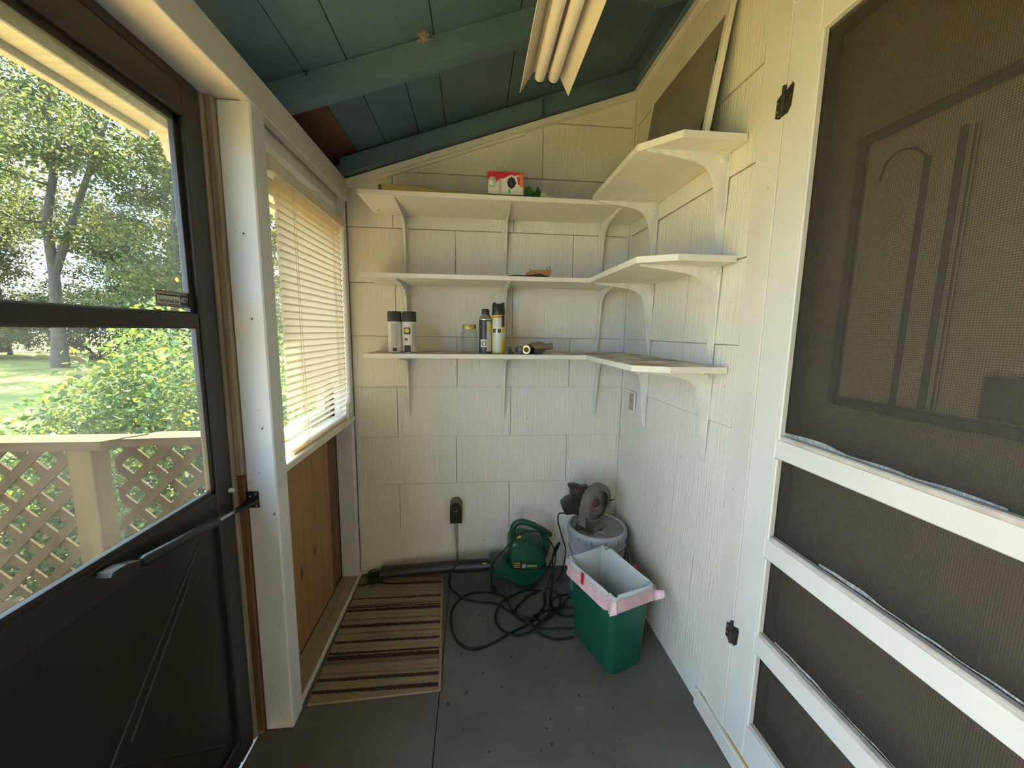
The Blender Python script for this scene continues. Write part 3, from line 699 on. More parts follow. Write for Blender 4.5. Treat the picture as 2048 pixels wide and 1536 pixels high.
# ------------------------------------------------------------------ board leaning on the top side shelf
lb = thing('leaning_screen', (.76, 1.56, 1.952), 'grey board with white edging leaning on the wall above the top side shelf', 'board')
sl = .150; zt = 2.378; zb = 1.9525
def lean(y0, y1, za, zb_, t0, t1, bev=0):
    v = []
    for y in (y0, y1):
        for z in (za, zb_):
            xw = XR - .012 - sl * (zt - z)
            v += [(xw - t1, y, z), (xw - t0, y, z)]
    return MB().add(v, [(0, 1, 3, 2), (4, 6, 7, 5), (0, 4, 5, 1), (2, 3, 7, 6), (0, 2, 6, 4), (1, 5, 7, 3)])
put('sheet', lean(1.300, 1.820, zb + .01, zt - .012, .003, .008), 'leaning_board', lb)
put('edge_strip', lean(1.281, 1.299, zb, zt, .0, .018), 'trim_white', lb)
put('edge_strip', lean(1.821, 1.838, zb, zt, .0, .012), 'trim_white', lb)
put('edge_strip', lean(1.300, 1.820, zt - .011, zt, .0, .011), 'trim_white', lb)
for z in (2.245, 2.035):
    put('black_clip', lean(1.300, 1.318, z - .017, z + .017, .009, .014), 'dark_plastic', lb)

# ------------------------------------------------------------------ goods on the top shelf
ru = thing('wooden_rule', (-.18, 1.83, 1.937), 'yellow folding wooden rule lying on the top back shelf', 'ruler')
def rule(x0, x1, z0, z1, yo=0.0):
    ya = lambda x: 1.800 + yo + (x + .40) * .13
    return MB().add([(x0, ya(x0), z0), (x1, ya(x1), z0), (x1, ya(x1) + .008, z0), (x0, ya(x0) + .008, z0), (x0, ya(x0), z1), (x1, ya(x1), z1), (x1, ya(x1) + .008, z1), (x0, ya(x0) + .008, z1)],
                    [(0, 3, 2, 1), (4, 5, 6, 7), (0, 1, 5, 4), (1, 2, 6, 5), (2, 3, 7, 6), (3, 0, 4, 7)])
put('leaf', rule(-.402, .052, 1.9372, 1.967), 'ruler_yellow', ru)
put('leaf', rule(-.39, .03, 1.9372, 1.9585, -.009), 'ruler_yellow', ru)
put('brass_end', rule(-.404, -.397, 1.9375, 1.962, -.010), 'dark_print', ru)
for x in (-.285, -.175, -.07):
    put('mark', rule(x, x + .003, 1.952, 1.963, -.0012).add(rule(x + .009, x + .012, 1.952, 1.963, -.0012).v, rule(0, 1, 0, 1).f).add(rule(x, x + .012, 1.957, 1.959, -.0012).v, rule(0, 1, 0, 1).f), 'dark_print', ru)

bx = thing('bulb_box', (.14, 1.86, 1.937), 'red and white light bulb carton on the top back shelf', 'box')
X0, X1, Y0, Y1, Z0, Z1 = .058, .216, 1.826, 1.90, 1.9375, 2.052
put('carton', MB().box(X0, X1, Y0, Y1, Z0, Z1), 'box_red', bx)
put('top_flap', MB().add([(X0, Y0, Z1), (X1, Y0, Z1), (X1, Y1, Z1 + .010), (X0, Y1, Z1 + .010)], [(0, 1, 2, 3)]).box(.13, .142, Y0 + .02, Y0 + .03, Z1, Z1 + .012), 'card_brown', bx)
e = Y0 - .0005
fl_ = MB().prism([(X0, Z0 + .02), (X0, 2.018), (X0 + .012, 2.012), (X0 + .030, 2.0), (X0 + .05, 2.018), (X0 + .075, 2.026), (X0 + .10, 2.040), (X0 + .128, 2.036), (X0 + .135, 2.0), (X1, 1.998), (X1, Z0 + .02)], 'y', e, Y0)
put('white_print', fl_, 'white_print', bx)
put('base_band', MB().box(X0, X1, e, Y0, Z0, Z0 + .02), 'dark_print', bx)
for cx, cz, m in ((.078, 2.006, 'grey_print'), (.163, 2.007, 'dark_print')):
    put('bulb_window', MB().prism([(cx - .021, cz), (cx - .013, cz + .018), (cx, cz + .026), (cx + .013, cz + .018), (cx + .022, cz), (cx + .013, cz - .018), (cx, cz - .026), (cx - .013, cz - .018)], 'y', e - .0006, e), m, bx)
put('bulb', MB().lathe([(0, -.012), (.010, -.009), (.0155, 0)], (.078, Y0, 2.008), 14, 'y'), 'white_print', bx, 60)
put('screw_print', MB().box(.107, .119, e - .0004, e, 1.962, 2.022), 'grey_print', bx)
put('orange_band', MB().box(.200, .2155, e - .0006, e, 1.99, 2.046), 'orange_print', bx)
put('green_tag', MB().box(.150, .158, e - .0006, e, 1.962, 1.982), 'green_print', bx)
TF = Matrix(((1, 0, 0, 0), (0, 0, -1, 0), (0, 1, 0, 0), (0, 0, 0, 1)))     # text plane -> faces -y, reads along +x
put('lettering', text('60', .014, Matrix.Translation((.192, e - .0008, 2.036)) @ TF, .0004), 'white_print', bx)

gb = thing('green_bag', (.25, 1.86, 1.937), 'crumpled green plastic bag scrap beside the bulb carton', 'bag')
rr = random.Random(3); mb = MB()
def crump(i, j):
    a = i * 2 * PI; r = .050 * (1 - j * .95); return (.285 + math.cos(a) * r * 1.05 + rr.uniform(-.006, .006), 1.85 + math.sin(a) * r * .5, 1.938 + j * .05 * (1 + .35 * math.sin(3 * a)) + rr.uniform(-.003, .003))
mb.grid(crump, 14, 4, True); put('crumple', mb, 'green_bag', gb, 20)
put('flap', MB().prism([(.222, 1.955), (.232, 2.005), (.248, 2.012), (.265, 1.992), (.270, 1.962), (.245, 1.95)], 'y', 1.862, 1.868), 'green_bag', gb)
put('pale_edge', MB().prism([(.290, 1.945), (.296, 1.975), (.312, 1.968), (.355, 1.943)], 'y', 1.815, 1.82), 'pale_green', gb)

# ------------------------------------------------------------------ goods on the middle shelf
put('round_lid', MB().lathe([(0, .012), (.035, .0115), (.056, .007), (.058, 0), (0, 0)], (.200, 1.845, 1.598), 28), 'dark_plastic', smooth=30,
    label='flat dark round lid lying on the middle back shelf', cat='lid')
nb = thing('nailed_block', (.29, 1.85, 1.598), 'orange-brown curved wood block with nails on the middle back shelf', 'wood block')
put('block', MB().prism([(.225, .6035), (.235, .618), (.250, .632), (.30, .636), (.352, .637), (.353, .624), (.340, .604), (.30, .620), (.26, .612)][::1], 'y', 1.82, 1.87).move(0, 0, 1.0), 'nail_block', nb)
put('underside', MB().prism([(.245, 1.5985), (.335, 1.5985), (.342, 1.606), (.300, 1.620), (.262, 1.612)], 'y', 1.822, 1.868), 'dark_plastic', nb)
for x, z in ((.254, .641), (.348, .652), (.334, .648)):
    put('nail', MB().tube([(x, 1.838, 1.632), (x, 1.838, 1.0 + z)], .0011, 6).lathe([(.0, 0), (.0032, 0), (.0032, .0012), (0, .0012)], (x, 1.838, 1.0 + z), 8), 'tarnished', nb)

# ------------------------------------------------------------------ goods on the lowest shelf
ZL = 1.2487
def patch(cx, cy, r, a0, a1, z0, z1, n=8):
    mb = MB(); e_ = r + .0006
    return mb.grid(lambda i, j: (cx + e_ * math.cos(a0 + (a1 - a0) * i), cy + e_ * math.sin(a0 + (a1 - a0) * i), z0 + (z1 - z0) * j), n, 1)
def spray(cx, cy, label, front):
    t = thing('spray_can', (cx, cy, ZL), label, 'spray can', 'black-capped spray paint cans')
    r = .0315
    put('body', MB().lathe([(.028, 0), (.0315, .002), (.0315, .004), (r - .0006, .006), (r - .0006, .140), (.030, .146)], (cx, cy, ZL), 28), 'can_white', t, 40)
    put('rim', MB().lathe([(.0285, .0), (.0322, .0015), (.0322, .005), (.031, .006)], (cx, cy, ZL), 28, cap=False), 'can_metal', t, 40)
    put('cap', MB().lathe([(.0318, .142), (.0320, .143), (.0312, .186), (.029, .189), (0, .189)], (cx, cy, ZL), 28), 'cap_charcoal', t, 40)
    A = lambda d: math.radians(d)
    if front == 'back':
        put('text_panel', patch(cx, cy, r, A(-112), A(-55), ZL + .030, ZL + .134), 'grey_print', t)
        put('barcode', patch(cx, cy, r, A(-98), A(-66), ZL + .008, ZL + .024), 'dark_print', t)
    else:
        put('text_panel', patch(cx, cy, r, A(-62), A(-20), ZL + .030, ZL + .134), 'grey_print', t)
        l = put('label_block', patch(cx, cy, r, A(-128), A(-74), ZL + .085, ZL + .116), 'dark_print', t)
        put('badge', MB().lathe([(0, -.0335), (.0085, -.0330), (.0105, -.0322)], (cx - .006, cy, ZL + .102), 16, 'y'), 'yellow_print', l)
        put('swatch', patch(cx, cy, r, A(-122), A(-98), ZL + .056, ZL + .068), 'dark_print', t)
        put('label_foot', patch(cx, cy, r, A(-128), A(-72), ZL + .004, ZL + .036), 'dark_print', t)
spray(-.366, 1.86, 'left white spray can with charcoal cap, grey text panel showing', 'back')
spray(-.300, 1.86, 'right white spray can with charcoal cap and yellow badge label', 'front')

jr = thing('glass_jar', (-.024, 1.855, ZL), 'empty glass jar with a gold lid on the lowest back shelf', 'jar')
put('glass', MB().lathe([(.030, 0), (.036, .004), (.037, .012), (.037, .095), (.034, .108), (.0295, .116), (.0295, .122)], (-.024, 1.855, ZL), 28), 'clear_jar', jr, 50)
put('lid', MB().lathe([(.0315, .114), (.0325, .115), (.0325, .132), (.031, .1345), (0, .1345)], (-.024, 1.855, ZL), 28), 'brass', jr, 40)
put('lid_band', MB().lathe([(.0327, .120), (.0335, .122), (.0327, .124)], (-.024, 1.855, ZL), 28, cap=False), 'brass', jr)

ae = thing('aerosol_can', (.052, 1.87, ZL), 'dark aerosol can with round black nozzle cap beside the glass jar', 'aerosol can')
c = (.052, 1.87, ZL); A = math.radians
put('body', MB().lathe([(.028, 0), (.031, .003), (.031, .158), (.030, .163), (.024, .172), (.019, .180)], c, 28), 'can_dark', ae, 40)
put('shoulder', MB().lathe([(.0312, .156), (.0316, .159), (.0305, .164), (.0245, .1735), (.0195, .1815), (.017, .1815)], c, 28, cap=False), 'can_metal', ae, 40)
put('nozzle_cap', MB().lathe([(.0165, .181), (.0180, .186), (.0182, .200), (.015, .208), (0, .209)], c, 20), 'dark_plastic', ae, 40)
put('text_panel', patch(c[0], c[1], .031, A(-80), A(-20), ZL + .010, ZL + .150), 'grey_print', ae)
put('yellow_tag', patch(c[0], c[1], .0313, A(-68), A(-40), ZL + .112, ZL + .134), 'yellow_print', ae)
rd = put('round_badge', patch(c[0], c[1], .0312, A(-135), A(-82), ZL + .030, ZL + .066), 'white_print', ae)
put('badge_ring', MB().lathe([(.008, -.0330), (.0115, -.0330), (.0115, -.0322)], (c[0] - .008, c[1], ZL + .047), 16, 'y', cap=False), 'dark_print', rd)

ae = thing('aerosol_can', (.113, 1.868, ZL), 'tall aerosol can with black cap and pale yellow-edged label', 'aerosol can')
c = (.113, 1.868, ZL)
put('body', MB().lathe([(.029, 0), (.0315, .003), (.0315, .178), (.031, .181)], c, 28), 'yellow_print', ae, 40)
put('cap', MB().lathe([(.0312, .180), (.0316, .182), (.0296, .228), (.0262, .232), (.024, .222), (0, .222)], c, 28), 'dark_plastic', ae, 40)
for dx in (-.020, .020): put('cap_ear', MB().lathe([(.0, .224), (.0085, .226), (.008, .236), (.004, .239), (0, .239)], (c[0] + dx, c[1] - .004, ZL), 10), 'dark_plastic', ae, 40)
pl = put('label', patch(c[0], c[1], .0315, A(-145), A(-68), ZL + .006, ZL + .172), 'can_pale', ae)
put('label_band', patch(c[0], c[1], .0322, A(-142), A(-72), ZL + .098, ZL + .116), 'dark_print', pl)
put('label_top', patch(c[0], c[1], .0322, A(-143), A(-70), ZL + .165, ZL + .176), 'orange_print', pl)
put('label_badge', patch(c[0], c[1], .0326, A(-115), A(-98), ZL + .097, ZL + .115), 'white_print', pl)
put('dark_side', patch(c[0], c[1], .0316, A(-66), A(-30), ZL + .125, ZL + .178), 'dark_print', ae)
put('side_patch', patch(c[0], c[1], .0317, A(-66), A(-35), ZL + .065, ZL + .10), 'can_pale', ae)

ho = put('hose_end', MB().lathe([(.0125, -.020), (.0190, -.020), (.0200, -.016), (.0185, .03), (.015, .06), (.0125, .06), (.0125, -.02)], (0, 0, 0), 18, 'y', cap=False).xf(Matrix.Rotation(-.25, 4, 'Z')).move(.208, 1.835, ZL + .020), 'dark_plastic', smooth=40,
         label='black rubber hose end lying beside the tall aerosol can', cat='hose end')
hb = thing('hose_coupling', (.255, 1.83, ZL), 'black hose coupling with brass ring in the shelf clutter', 'hose coupling')
put('sleeve', MB().lathe([(0, -.012), (.0125, -.012), (.0165, -.018), (.020, -.017), (.0205, .03), (.016, .055), (0, .055)], (0, 0, 0), 18, 'y').xf(Matrix.Rotation(-.5, 4, 'Z')).move(.252, 1.832, ZL + .021), 'dark_plastic', hb, 40)
put('brass_ring', MB().lathe([(.013, -.021), (.0195, -.0215), (.0198, -.016), (.0165, -.014), (.013, -.014), (.013, -.021)], (0, 0, 0), 18, 'y', cap=False).xf(Matrix.Rotation(-.5, 4, 'Z')).move(.252, 1.832, ZL + .021), 'brass', hb, 40)
put('plastic_clip', MB().prism([(.158, ZL), (.160, ZL + .030), (.172, ZL + .033), (.176, ZL + .016), (.186, ZL + .010), (.187, ZL)], 'y', 1.83, 1.87), 'dark_plastic',
    label='small black plastic clip at the foot of the tall aerosol can', cat='clip')
bt = thing('plastic_bottle', (.30, 1.87, ZL), 'small clear plastic bottle with brown residue lying on its side', 'bottle')
MBt = Matrix.Translation((.308, 1.878, ZL + .029)) @ Matrix.Rotation(-.12, 4, 'Y')
put('barrel', MB().lathe([(0, -.055), (.020, -.050), (.027, -.030), (.028, .0), (.022, .028), (.016, .035), (.0155, .07), (0, .07)], (0, 0, 0), 18, 'x').xf(MBt), 'clear_plastic', bt, 40)
put('black_sleeve', MB().prism([(.278, ZL + .001), (.285, ZL + .022), (.330, ZL + .026), (.337, ZL + .018), (.315, ZL + .001)], 'y', 1.830, 1.845), 'dark_plastic', bt)

# ------------------------------------------------------------------ wall plates
ob = thing('outlet_box', (-.101, YB - .02, .297), 'brown arched outlet box with black face on the back wall', 'outlet')
ar = [(-.134, .299), (-.068, .299)] + [(-.101 + .033 * math.cos(a), .408 + .033 * math.sin(a)) for a in [PI * k / 10 for k in range(11)]]
put('case', MB().prism(ar, 'y', YB - .030, YB - .001), 'outlet_brown', ob)
ar2 = [(-.132, .301), (-.070, .301)] + [(-.101 + .031 * math.cos(a), .385 + .030 * math.sin(a)) for a in [PI * k / 10 for k in range(11)]]
put('socket_face', MB().prism(ar2, 'y', YB - .036, YB - .0301), 'outlet_black', ob)
put('socket_ring', MB().lathe([(.010, -.040), (.016, -.041), (.018, -.036)], (-.101, YB, .385), 14, 'y', cap=False), 'tarnished', ob)
put('cable', MB().tube(smooth_pts([(-.108, YB - .012, .30), (-.105, YB - .012, .22), (-.098, YB - .012, .14), (-.086, YB - .012, .06), (-.080, YB - .014, .004)]), .0042, 8), 'cable_grey', ob)
put('cable', MB().tube(smooth_pts([(-.094, YB - .012, .30), (-.096, YB - .012, .2), (-.099, YB - .012, .1), (-.100, YB - .013, .004)]), .003, 8), 'cable_grey', ob)
sw = thing('switch_plate', (XR - .004, 1.928, .945), 'cream switch plate on the right wall below the lowest side shelf', 'switch plate')
put('plate', MB().box(XR - .006, XR + .002, 1.893, 1.964, .945, 1.056, .002), 'trim_white', sw)
put('insert', MB().box(XR - .0072, XR - .006, 1.903, 1.954, .957, 1.044), 'switch_cream', sw)
put('toggle', MB().box(XR - .014, XR - .007, 1.924, 1.934, .990, 1.012, .002), 'switch_cream', sw)

# ------------------------------------------------------------------ rug
rg = thing('striped_rug', (-.40, 1.305, 0), 'beige and brown striped rug on the floor by the plywood wall', 'rug')
C4 = [(-.600, 1.302), (-.130, 1.322), (-.174, 2.004), (-.612, 2.035)]
def rugp(u, v, z):
    a = Vector(C4[0]).lerp(Vector(C4[1]), u); b = Vector(C4[3]).lerp(Vector(C4[2]), u); q = a.lerp(b, v); return (q.x, q.y, z)
rr = random.Random(11)
mb = MB()
def rz_(i, j):
    x, y, _ = rugp(i, j, 0); k = math.exp(-((i - .22) ** 2 + (j - .94) ** 2) / .012) * .012
    e_ = .0 if (i in (0, 1) or j in (0, 1)) else .0
    return (x + rr.uniform(-.001, .001), y + rr.uniform(-.001, .001), .009 + k + e_ + .0012 * math.sin(j * 160))
mb.grid(rz_, 40, 140)
put('pile', mb, 'rug_stripes', rg, 60)
put('backing_edge', MB().add([rugp(0, 0, .001), rugp(1, 0, .001), rugp(1, 1, .001), rugp(0, 1, .001), rugp(0, 0, .0095), rugp(1, 0, .0095), rugp(1, 1, .0095), rugp(0, 1, .0095)],
    [(0, 3, 2, 1), (0, 1, 5, 4), (1, 2, 6, 5), (2, 3, 7, 6), (3, 0, 4, 7)]), 'plate_wood', rg)
put('binding', MB().tube([rugp(1, 0, .009), rugp(1, .5, .009), rugp(1, 1, .009)], .006, 6), 'plate_wood', rg)
rr = random.Random(21); mb = MB()
for k in range(170):
    x, y = -.57 + abs(rr.gauss(0, .05)), 2.015 + rr.gauss(0, .03)
    a = rr.uniform(0, PI); L_ = rr.uniform(.006, .03); d = Vector((math.cos(a), math.sin(a), 0)) * L_
    z = .014 + rr.uniform(0, .022)
    if y > 2.068: continue
    mb.tube([(x - d.x, min(2.07, y - d.y), z), (x, y, z + .004), (x + d.x, min(2.07, y + d.y), z)], rr.uniform(.0006, .0018), 4)
put('debris', mb, 'dirt', label='dark twigs and dust swept into the corner on the rug', cat='debris', kind='stuff')
rr = random.Random(5); mb = MB()
for k in range(70):
    x, y = rr.uniform(-.08, .72), rr.uniform(1.05, 1.95)
    if k < 22: x, y = .42 + rr.gauss(0, .05), 1.52 + rr.gauss(0, .05)
    if math.hypot(x - .57, y - 1.488) < .20 or math.hypot(x - .637, y - 1.862) < .16: continue
    s = rr.uniform(.0015, .0045); mb.lathe([(s, 0), (s * .7, s * .6), (0, s * .8)], (x, y, 0), 5)
put('floor_crumbs', mb, 'dirt', label='scattered dark crumbs of dirt on the grey floor', cat='dirt', kind='stuff')

# ------------------------------------------------------------------ pail with lid
bu = thing('plastic_pail', (.637, 1.862, 0), 'grey plastic pail with snap lid in the corner', 'pail')
pc = (.637, 1.862, 0)
put('body', MB().lathe([(.120, 0), (.127, .004), (.131, .20), (.1345, .232), (.1445, .236), (.1445, .243), (.136, .247), (.137, .272), (.148, .276), (.148, .284), (.138, .288), (.139, .318), (.140, .345)], pc, 44), 'bucket_grey', bu, 30)
ld = put('lid', MB().lathe([(.1395, .322), (.1525, .325), (.1535, .330), (.1515, .352), (.147, .362), (.139, .364), (.134, .358), (.130, .352), (.0, .3505)], pc, 44), 'bucket_grey', bu, 30)
put('lid_dust', MB().lathe([(.1285, .3524), (.1285, .3530), (0, .3522)], pc, 40), 'lid_dust', ld)
put('lid_groove', MB().lathe([(.1335, .3575), (.1318, .3545), (.1300, .3530)], pc, 44, cap=False), 'dark_plastic', ld)
put('lid_ring', MB().lathe([(.026, .3525), (.0275, .3555), (.029, .3525)], (.628, 1.775, 0), 20, cap=False), 'bucket_grey', ld)
for k in range(14):
    a = 2 * PI * k / 14 + .2; put('lid_notch', MB().box(.1515, .1535, -.0016, .0016, .326, .346).xf(Matrix.Translation(pc) @ Matrix.Rotation(a, 4, 'Z')), 'dark_plastic', ld)
put('bail', MB().tube(smooth_pts([(.782, 1.85, .26), (.790, 1.80, .24), (.775, 1.74, .19), (.72, 1.70, .16), (.63, 1.69, .155), (.54, 1.70, .17), (.497, 1.76, .21), (.490, 1.84, .26)]), .002, 6), 'screw', bu)

# ------------------------------------------------------------------ circular saw on the pail
sa = thing('circular_saw', (.57, 1.85, .3535), 'dusty dark circular saw resting on the pail lid', 'circular saw')
SH = [(.474, .581), (.488, .588), (.514, .589), (.546, .576), (.577, .580), (.581, .544), (.572, .500), (.577, .435), (.569, .417), (.517, .425), (.499, .449), (.488, .520), (.486, .559)]
PUFF = [(0, .72), (.12, .9), (.3, 1), (.7, 1), (.88, .9), (1, .72)]
put('handle', MB().prism(SH, 'y', 1.825, 1.905, PUFF), 'saw_dark', sa, 40)
put('handle_grip_hole', MB().lathe([(0, -.002), (.016, -.001), (.018, .003)], (.540, 1.822, .548), 16, 'y'), 'dark_plastic', sa)
put('motor_housing', MB().prism([(.446, .475), (.473, .503), (.500, .516), (.53, .50), (.53, .43), (.467, .425), (.452, .450)], 'y', 1.83, 1.93, PUFF), 'saw_dark', sa, 40)
nv = Vector((.56, -.83, 0)); cs = Vector((.622, 1.845, .488))
Ms = Matrix.Translation(cs) @ Matrix(((.56, .83, 0, 0), (-.83, .56, 0, 0), (0, 0, 1, 0), (0, 0, 0, 1)))    # local x = saw axis
g0, g1 = A(-28), A(208)
put('upper_guard', MB().lathe([(.070, .022), (.094, .022), (.102, .016), (.103, -.018), (.098, -.024), (.04, -.026)], (0, 0, 0), 26, 'x', g0, g1).xf(Ms), 'saw_guard', sa, 40)
put('guard_band', MB().box(-.026, .018, -.1035, -.1005, -.095, .0, .001).xf(Ms), 'saw_guard', sa)
bd = put('blade', MB().lathe([(.0, .0), (.088, .0), (.0905, .0008), (.088, .0016), (0, .0016)], (0, 0, 0), 48, 'x').xf(Ms), 'saw_blade', sa)
put('arbor_washer', MB().lathe([(0, .008), (.012, .008), (.020, .006), (.022, .0017)], (0, 0, 0), 14, 'x').xf(Ms), 'tarnished', bd, 40)
put('lower_guard', MB().lathe([(.082, .010), (.096, .010), (.099, .006), (.099, -.004), (.096, -.006)], (0, 0, 0), 20, 'x', A(205), A(335)).xf(Ms), 'saw_guard', sa, 40)
put('base_shoe', MB().box(-.055, .035, -.105, .05, -.126, -.122, .001).xf(Ms @ Matrix.Rotation(A(3), 4, 'X')), 'saw_guard', sa)
put('shoe_bracket', MB().box(-.05, -.02, -.10, -.06, -.128, -.095, .002).box(-.03, .03, -.085, -.06, -.128, -.112, .002).xf(Ms), 'tarnished', sa)
put('guard_lever', MB().tube([cs + Vector((.05, -.02, .02)), cs + Vector((.075, 0, .012)), cs + Vector((.10, .01, .015))], [.006, .004, .002], 8), 'dark_plastic', sa)
put('power_cord', MB().tube(smooth_pts([(.505, 1.86, .430), (.470, 1.86, .431), (.438, 1.86, .432), (.429, 1.86, .421), (.430, 1.86, .384), (.442, 1.86, .339), (.456, 1.855, .289), (.470, 1.85, .245), (.468, 1.86, .15), (.455, 1.90, .05), (.45, 1.94, .006)]), .0036, 8), 'cord_dark', sa, 60)

# ------------------------------------------------------------------ leaf blower
lb_ = thing('leaf_blower', (.26, 1.94, 0), 'green electric leaf blower with black tube on the floor by the back wall', 'leaf blower')
SHR = [(.181, .256), (.193, .276), (.241, .283), (.291, .271), (.353, .236), (.376, .195), (.377, .149), (.356, .116), (.332, .108), (.201, .122), (.185, .138), (.179, .191)]
SCR = [(.085, .140), (.172, .142), (.195, .130), (.331, .118), (.384, .125), (.390, .085), (.360, .050), (.312, .022), (.246, .012), (.212, .027), (.150, .075), (.085, .088)]
put('motor_shroud', MB().prism(SHR, 'y', 1.868, 2.03, [(0, .84), (.05, .93), (.15, 1), (.8, 1), (.93, .94), (1, .84)]), 'blower_green', lb_, 40)
put('fan_housing', MB().prism(SCR, 'y', 1.880, 2.035, [(0, .80), (.06, .92), (.2, 1), (.8, 1), (.94, .92), (1, .80)]), 'blower_green', lb_, 40)
put('handle', MB().tube(smooth_pts([(.222, 1.93, .262), (.203, 1.93, .290), (.203, 1.93, .325), (.221, 1.93, .349), (.252, 1.93, .356), (.297, 1.93, .343), (.344, 1.93, .318), (.389, 1.93, .290), (.413, 1.93, .272)]), [.0145] * 12 + [.0155] * 30 + [.014] * 5 + [.009, .005], 12), 'blower_green', lb_, 50)
put('handle_post', MB().tube(smooth_pts([(.372, 1.93, .286), (.384, 1.93, .255), (.386, 1.93, .21), (.372, 1.93, .16)]), .0165, 12), 'blower_green', lb_, 50)
put('trigger', MB().box(.345, .375, 1.915, 1.945, .283, .305, .004), 'dark_plastic', lb_)
for k, (za, xa, xb) in enumerate(((.232, .215, .335), (.215, .200, .350), (.199, .195, .352), (.184, .195, .350))):
    put('shroud_rib', MB().tube(smooth_pts([(xa, 1.876, za), ((xa + xb) / 2, 1.868, za - .012), (xb, 1.876, za - .004)]), .0030, 6), 'blower_green', lb_, 60)
for k in range(3):
    put('scroll_rib', MB().tube(smooth_pts([(.11, 1.884, .096 - .012 * k + .02), (.15, 1.878, .092 - .013 * k), (.20, 1.878, .078 - .014 * k)]), .0025, 6), 'blower_green', lb_, 60)
put('waist_seam', MB().tube(smooth_pts([(.186, 1.876, .128), (.26, 1.866, .113), (.36, 1.873, .112)]), .0035, 6), 'blower_green', lb_, 60)
lp = put('name_label', MB().prism([(.202, .174), (.240, .169), (.330, .153), (.330, .126), (.202, .134)], 'y', 1.8660, 1.8672), 'dark_print', lb_)
for k in range(3): put('label_line', MB().box(.206, .236, 1.8652, 1.8660, .160 - .011 * k, .163 - .011 * k), 'yellow_print', lp)
put('label_shape', MB().lathe([(0, 1.8653), (.010, 1.8655), (.0105, 1.866)], (.258, 0, .144), 12, 'y'), 'bucket_grey', lp)
put('label_line', MB().box(.275, .325, 1.8652, 1.8660, .138, .148), 'green_print', lp)
put('yellow_plug', MB().box(.222, .245, 1.90, 1.925, .270, .286, .003), 'yellow_print', lb_)
put('intake_base', MB().lathe([(.070, .002), (.075, .012), (.075, .030), (.060, .045)], (.278, 1.955, 0), 24), 'dark_plastic', lb_, 40)
def oval(x, ry, rz_o, zc, yc, n=14): return [(x, yc + ry * math.cos(2 * PI * k / n), zc + rz_o * math.sin(2 * PI * k / n)) for k in range(n)]
mb = MB(); secs = [(.10, .030, .030, .108, 1.955), (.02, .034, .034, .096, 1.965), (-.12, .033, .033, .085, 1.98), (-.30, .034, .029, .070, 1.995), (-.43, .038, .026, .062, 2.00), (-.500, .040, .026, .060, 2.0), (-.490, .030, .018, .060, 2.0)]
for s_ in secs: mb.v += [Vector(q) for q in oval(*s_)]
for i in range(len(secs) - 1):
    for k in range(14): mb.f.append((i * 14 + k, i * 14 + (k + 1) % 14, (i + 1) * 14 + (k + 1) % 14, (i + 1) * 14 + k))
put('blower_tube', mb, 'blower_black', lb_, 40)
put('latch_button', MB().lathe([(0, .010), (.013, .008), (.014, 0)], (.055, 1.945, .122), 12), 'yellow_print', lb_, 40)

# ------------------------------------------------------------------ extension cord
def cordmb(pts, zs, r=.0042):
    n = len(pts); return smooth_pts([(p[0], p[1], zs if not isinstance(zs, (list, tuple)) else zs[i]) for i, p in enumerate(pts)], 6)
ex = MB()
cA = [(.102, 1.859), (.04, 1.87), (-.022, 1.863), (-.071, 1.827), (-.102, 1.769), (-.111, 1.709), (-.105, 1.646), (-.085, 1.578), (-.05, 1.529), (-.008, 1.508), (.04, 1.514), (.099, 1.542), (.166, 1.584), (.239, 1.624), (.293, 1.672), (.34, 1.735), (.354, 1.772), (.358, 1.83)]
ex.tube(cordmb(cA, .0055), .0052, 8)
ex.tube(smooth_pts([(.358, 1.83, .0045), (.372, 1.84, .03), (.395, 1.84, .09), (.415, 1.845, .16), (.424, 1.87, .206), (.414, 1.87, .232), (.394, 1.87, .272), (.372, 1.872, .302), (.34, 1.875, .323), (.306, 1.875, .331), (.27, 1.875, .331), (.234, 1.872, .318), (.198, 1.868, .290), (.162, 1.866, .25), (.126, 1.866, .209), (.099, 1.866, .174), (.088, 1.866, .136), (.089, 1.866, .06), (.097, 1.862, .012)]), .0038, 8)
cB = [(.101, 1.853), (.15, 1.821), (.165, 1.781), (.182, 1.721), (.206, 1.669), (.25, 1.623), (.297, 1.592), (.372, 1.584), (.452, 1.582)]
ex.tube(cordmb(cB, .0125), .0052, 8)
ex.tube(smooth_pts([(.09, 1.91, .150), (.03, 1.91, .152), (-.034, 1.91, .155), (-.085, 1.905, .145), (-.118, 1.90, .110), (-.131, 1.905, .06), (-.130, 1.915, .018), (-.112, 1.888, .010), (-.085, 1.855, .0125), (-.059, 1.828, .0135), (-.003, 1.807, .0045), (.061, 1.792, .0045), (.119, 1.763, .013), (.16, 1.718, .013), (.206, 1.665, .021), (.255, 1.613, .021), (.283, 1.571, .013), (.339, 1.54, .0045), (.395, 1.531, .0045), (.444, 1.54, .0045)]), .0052, 8)
cD = [(.347, 1.86), (.273, 1.868), (.188, 1.818), (.134, 1.767), (.103, 1.707), (.1, 1.654), (.117, 1.611), (.148, 1.577), (.194, 1.56), (.25, 1.573), (.301, 1.614), (.348, 1.658), (.367, 1.722), (.387, 1.803), (.407, 1.86)]
ex.tube(cordmb(cD, [.0055, .0055, .012, .021, .0125, .012, .012, .0125, .012, .013, .021, .021, .021, .013, .02]), .0052, 8)
ex.tube(smooth_pts([(.407, 1.86, .02), (.418, 1.90, .08), (.422, 1.93, .15), (.44, 1.95, .19), (.47, 1.98, .2), (.455, 2.02, .12), (.42, 2.03, .02)]), .0052, 8)
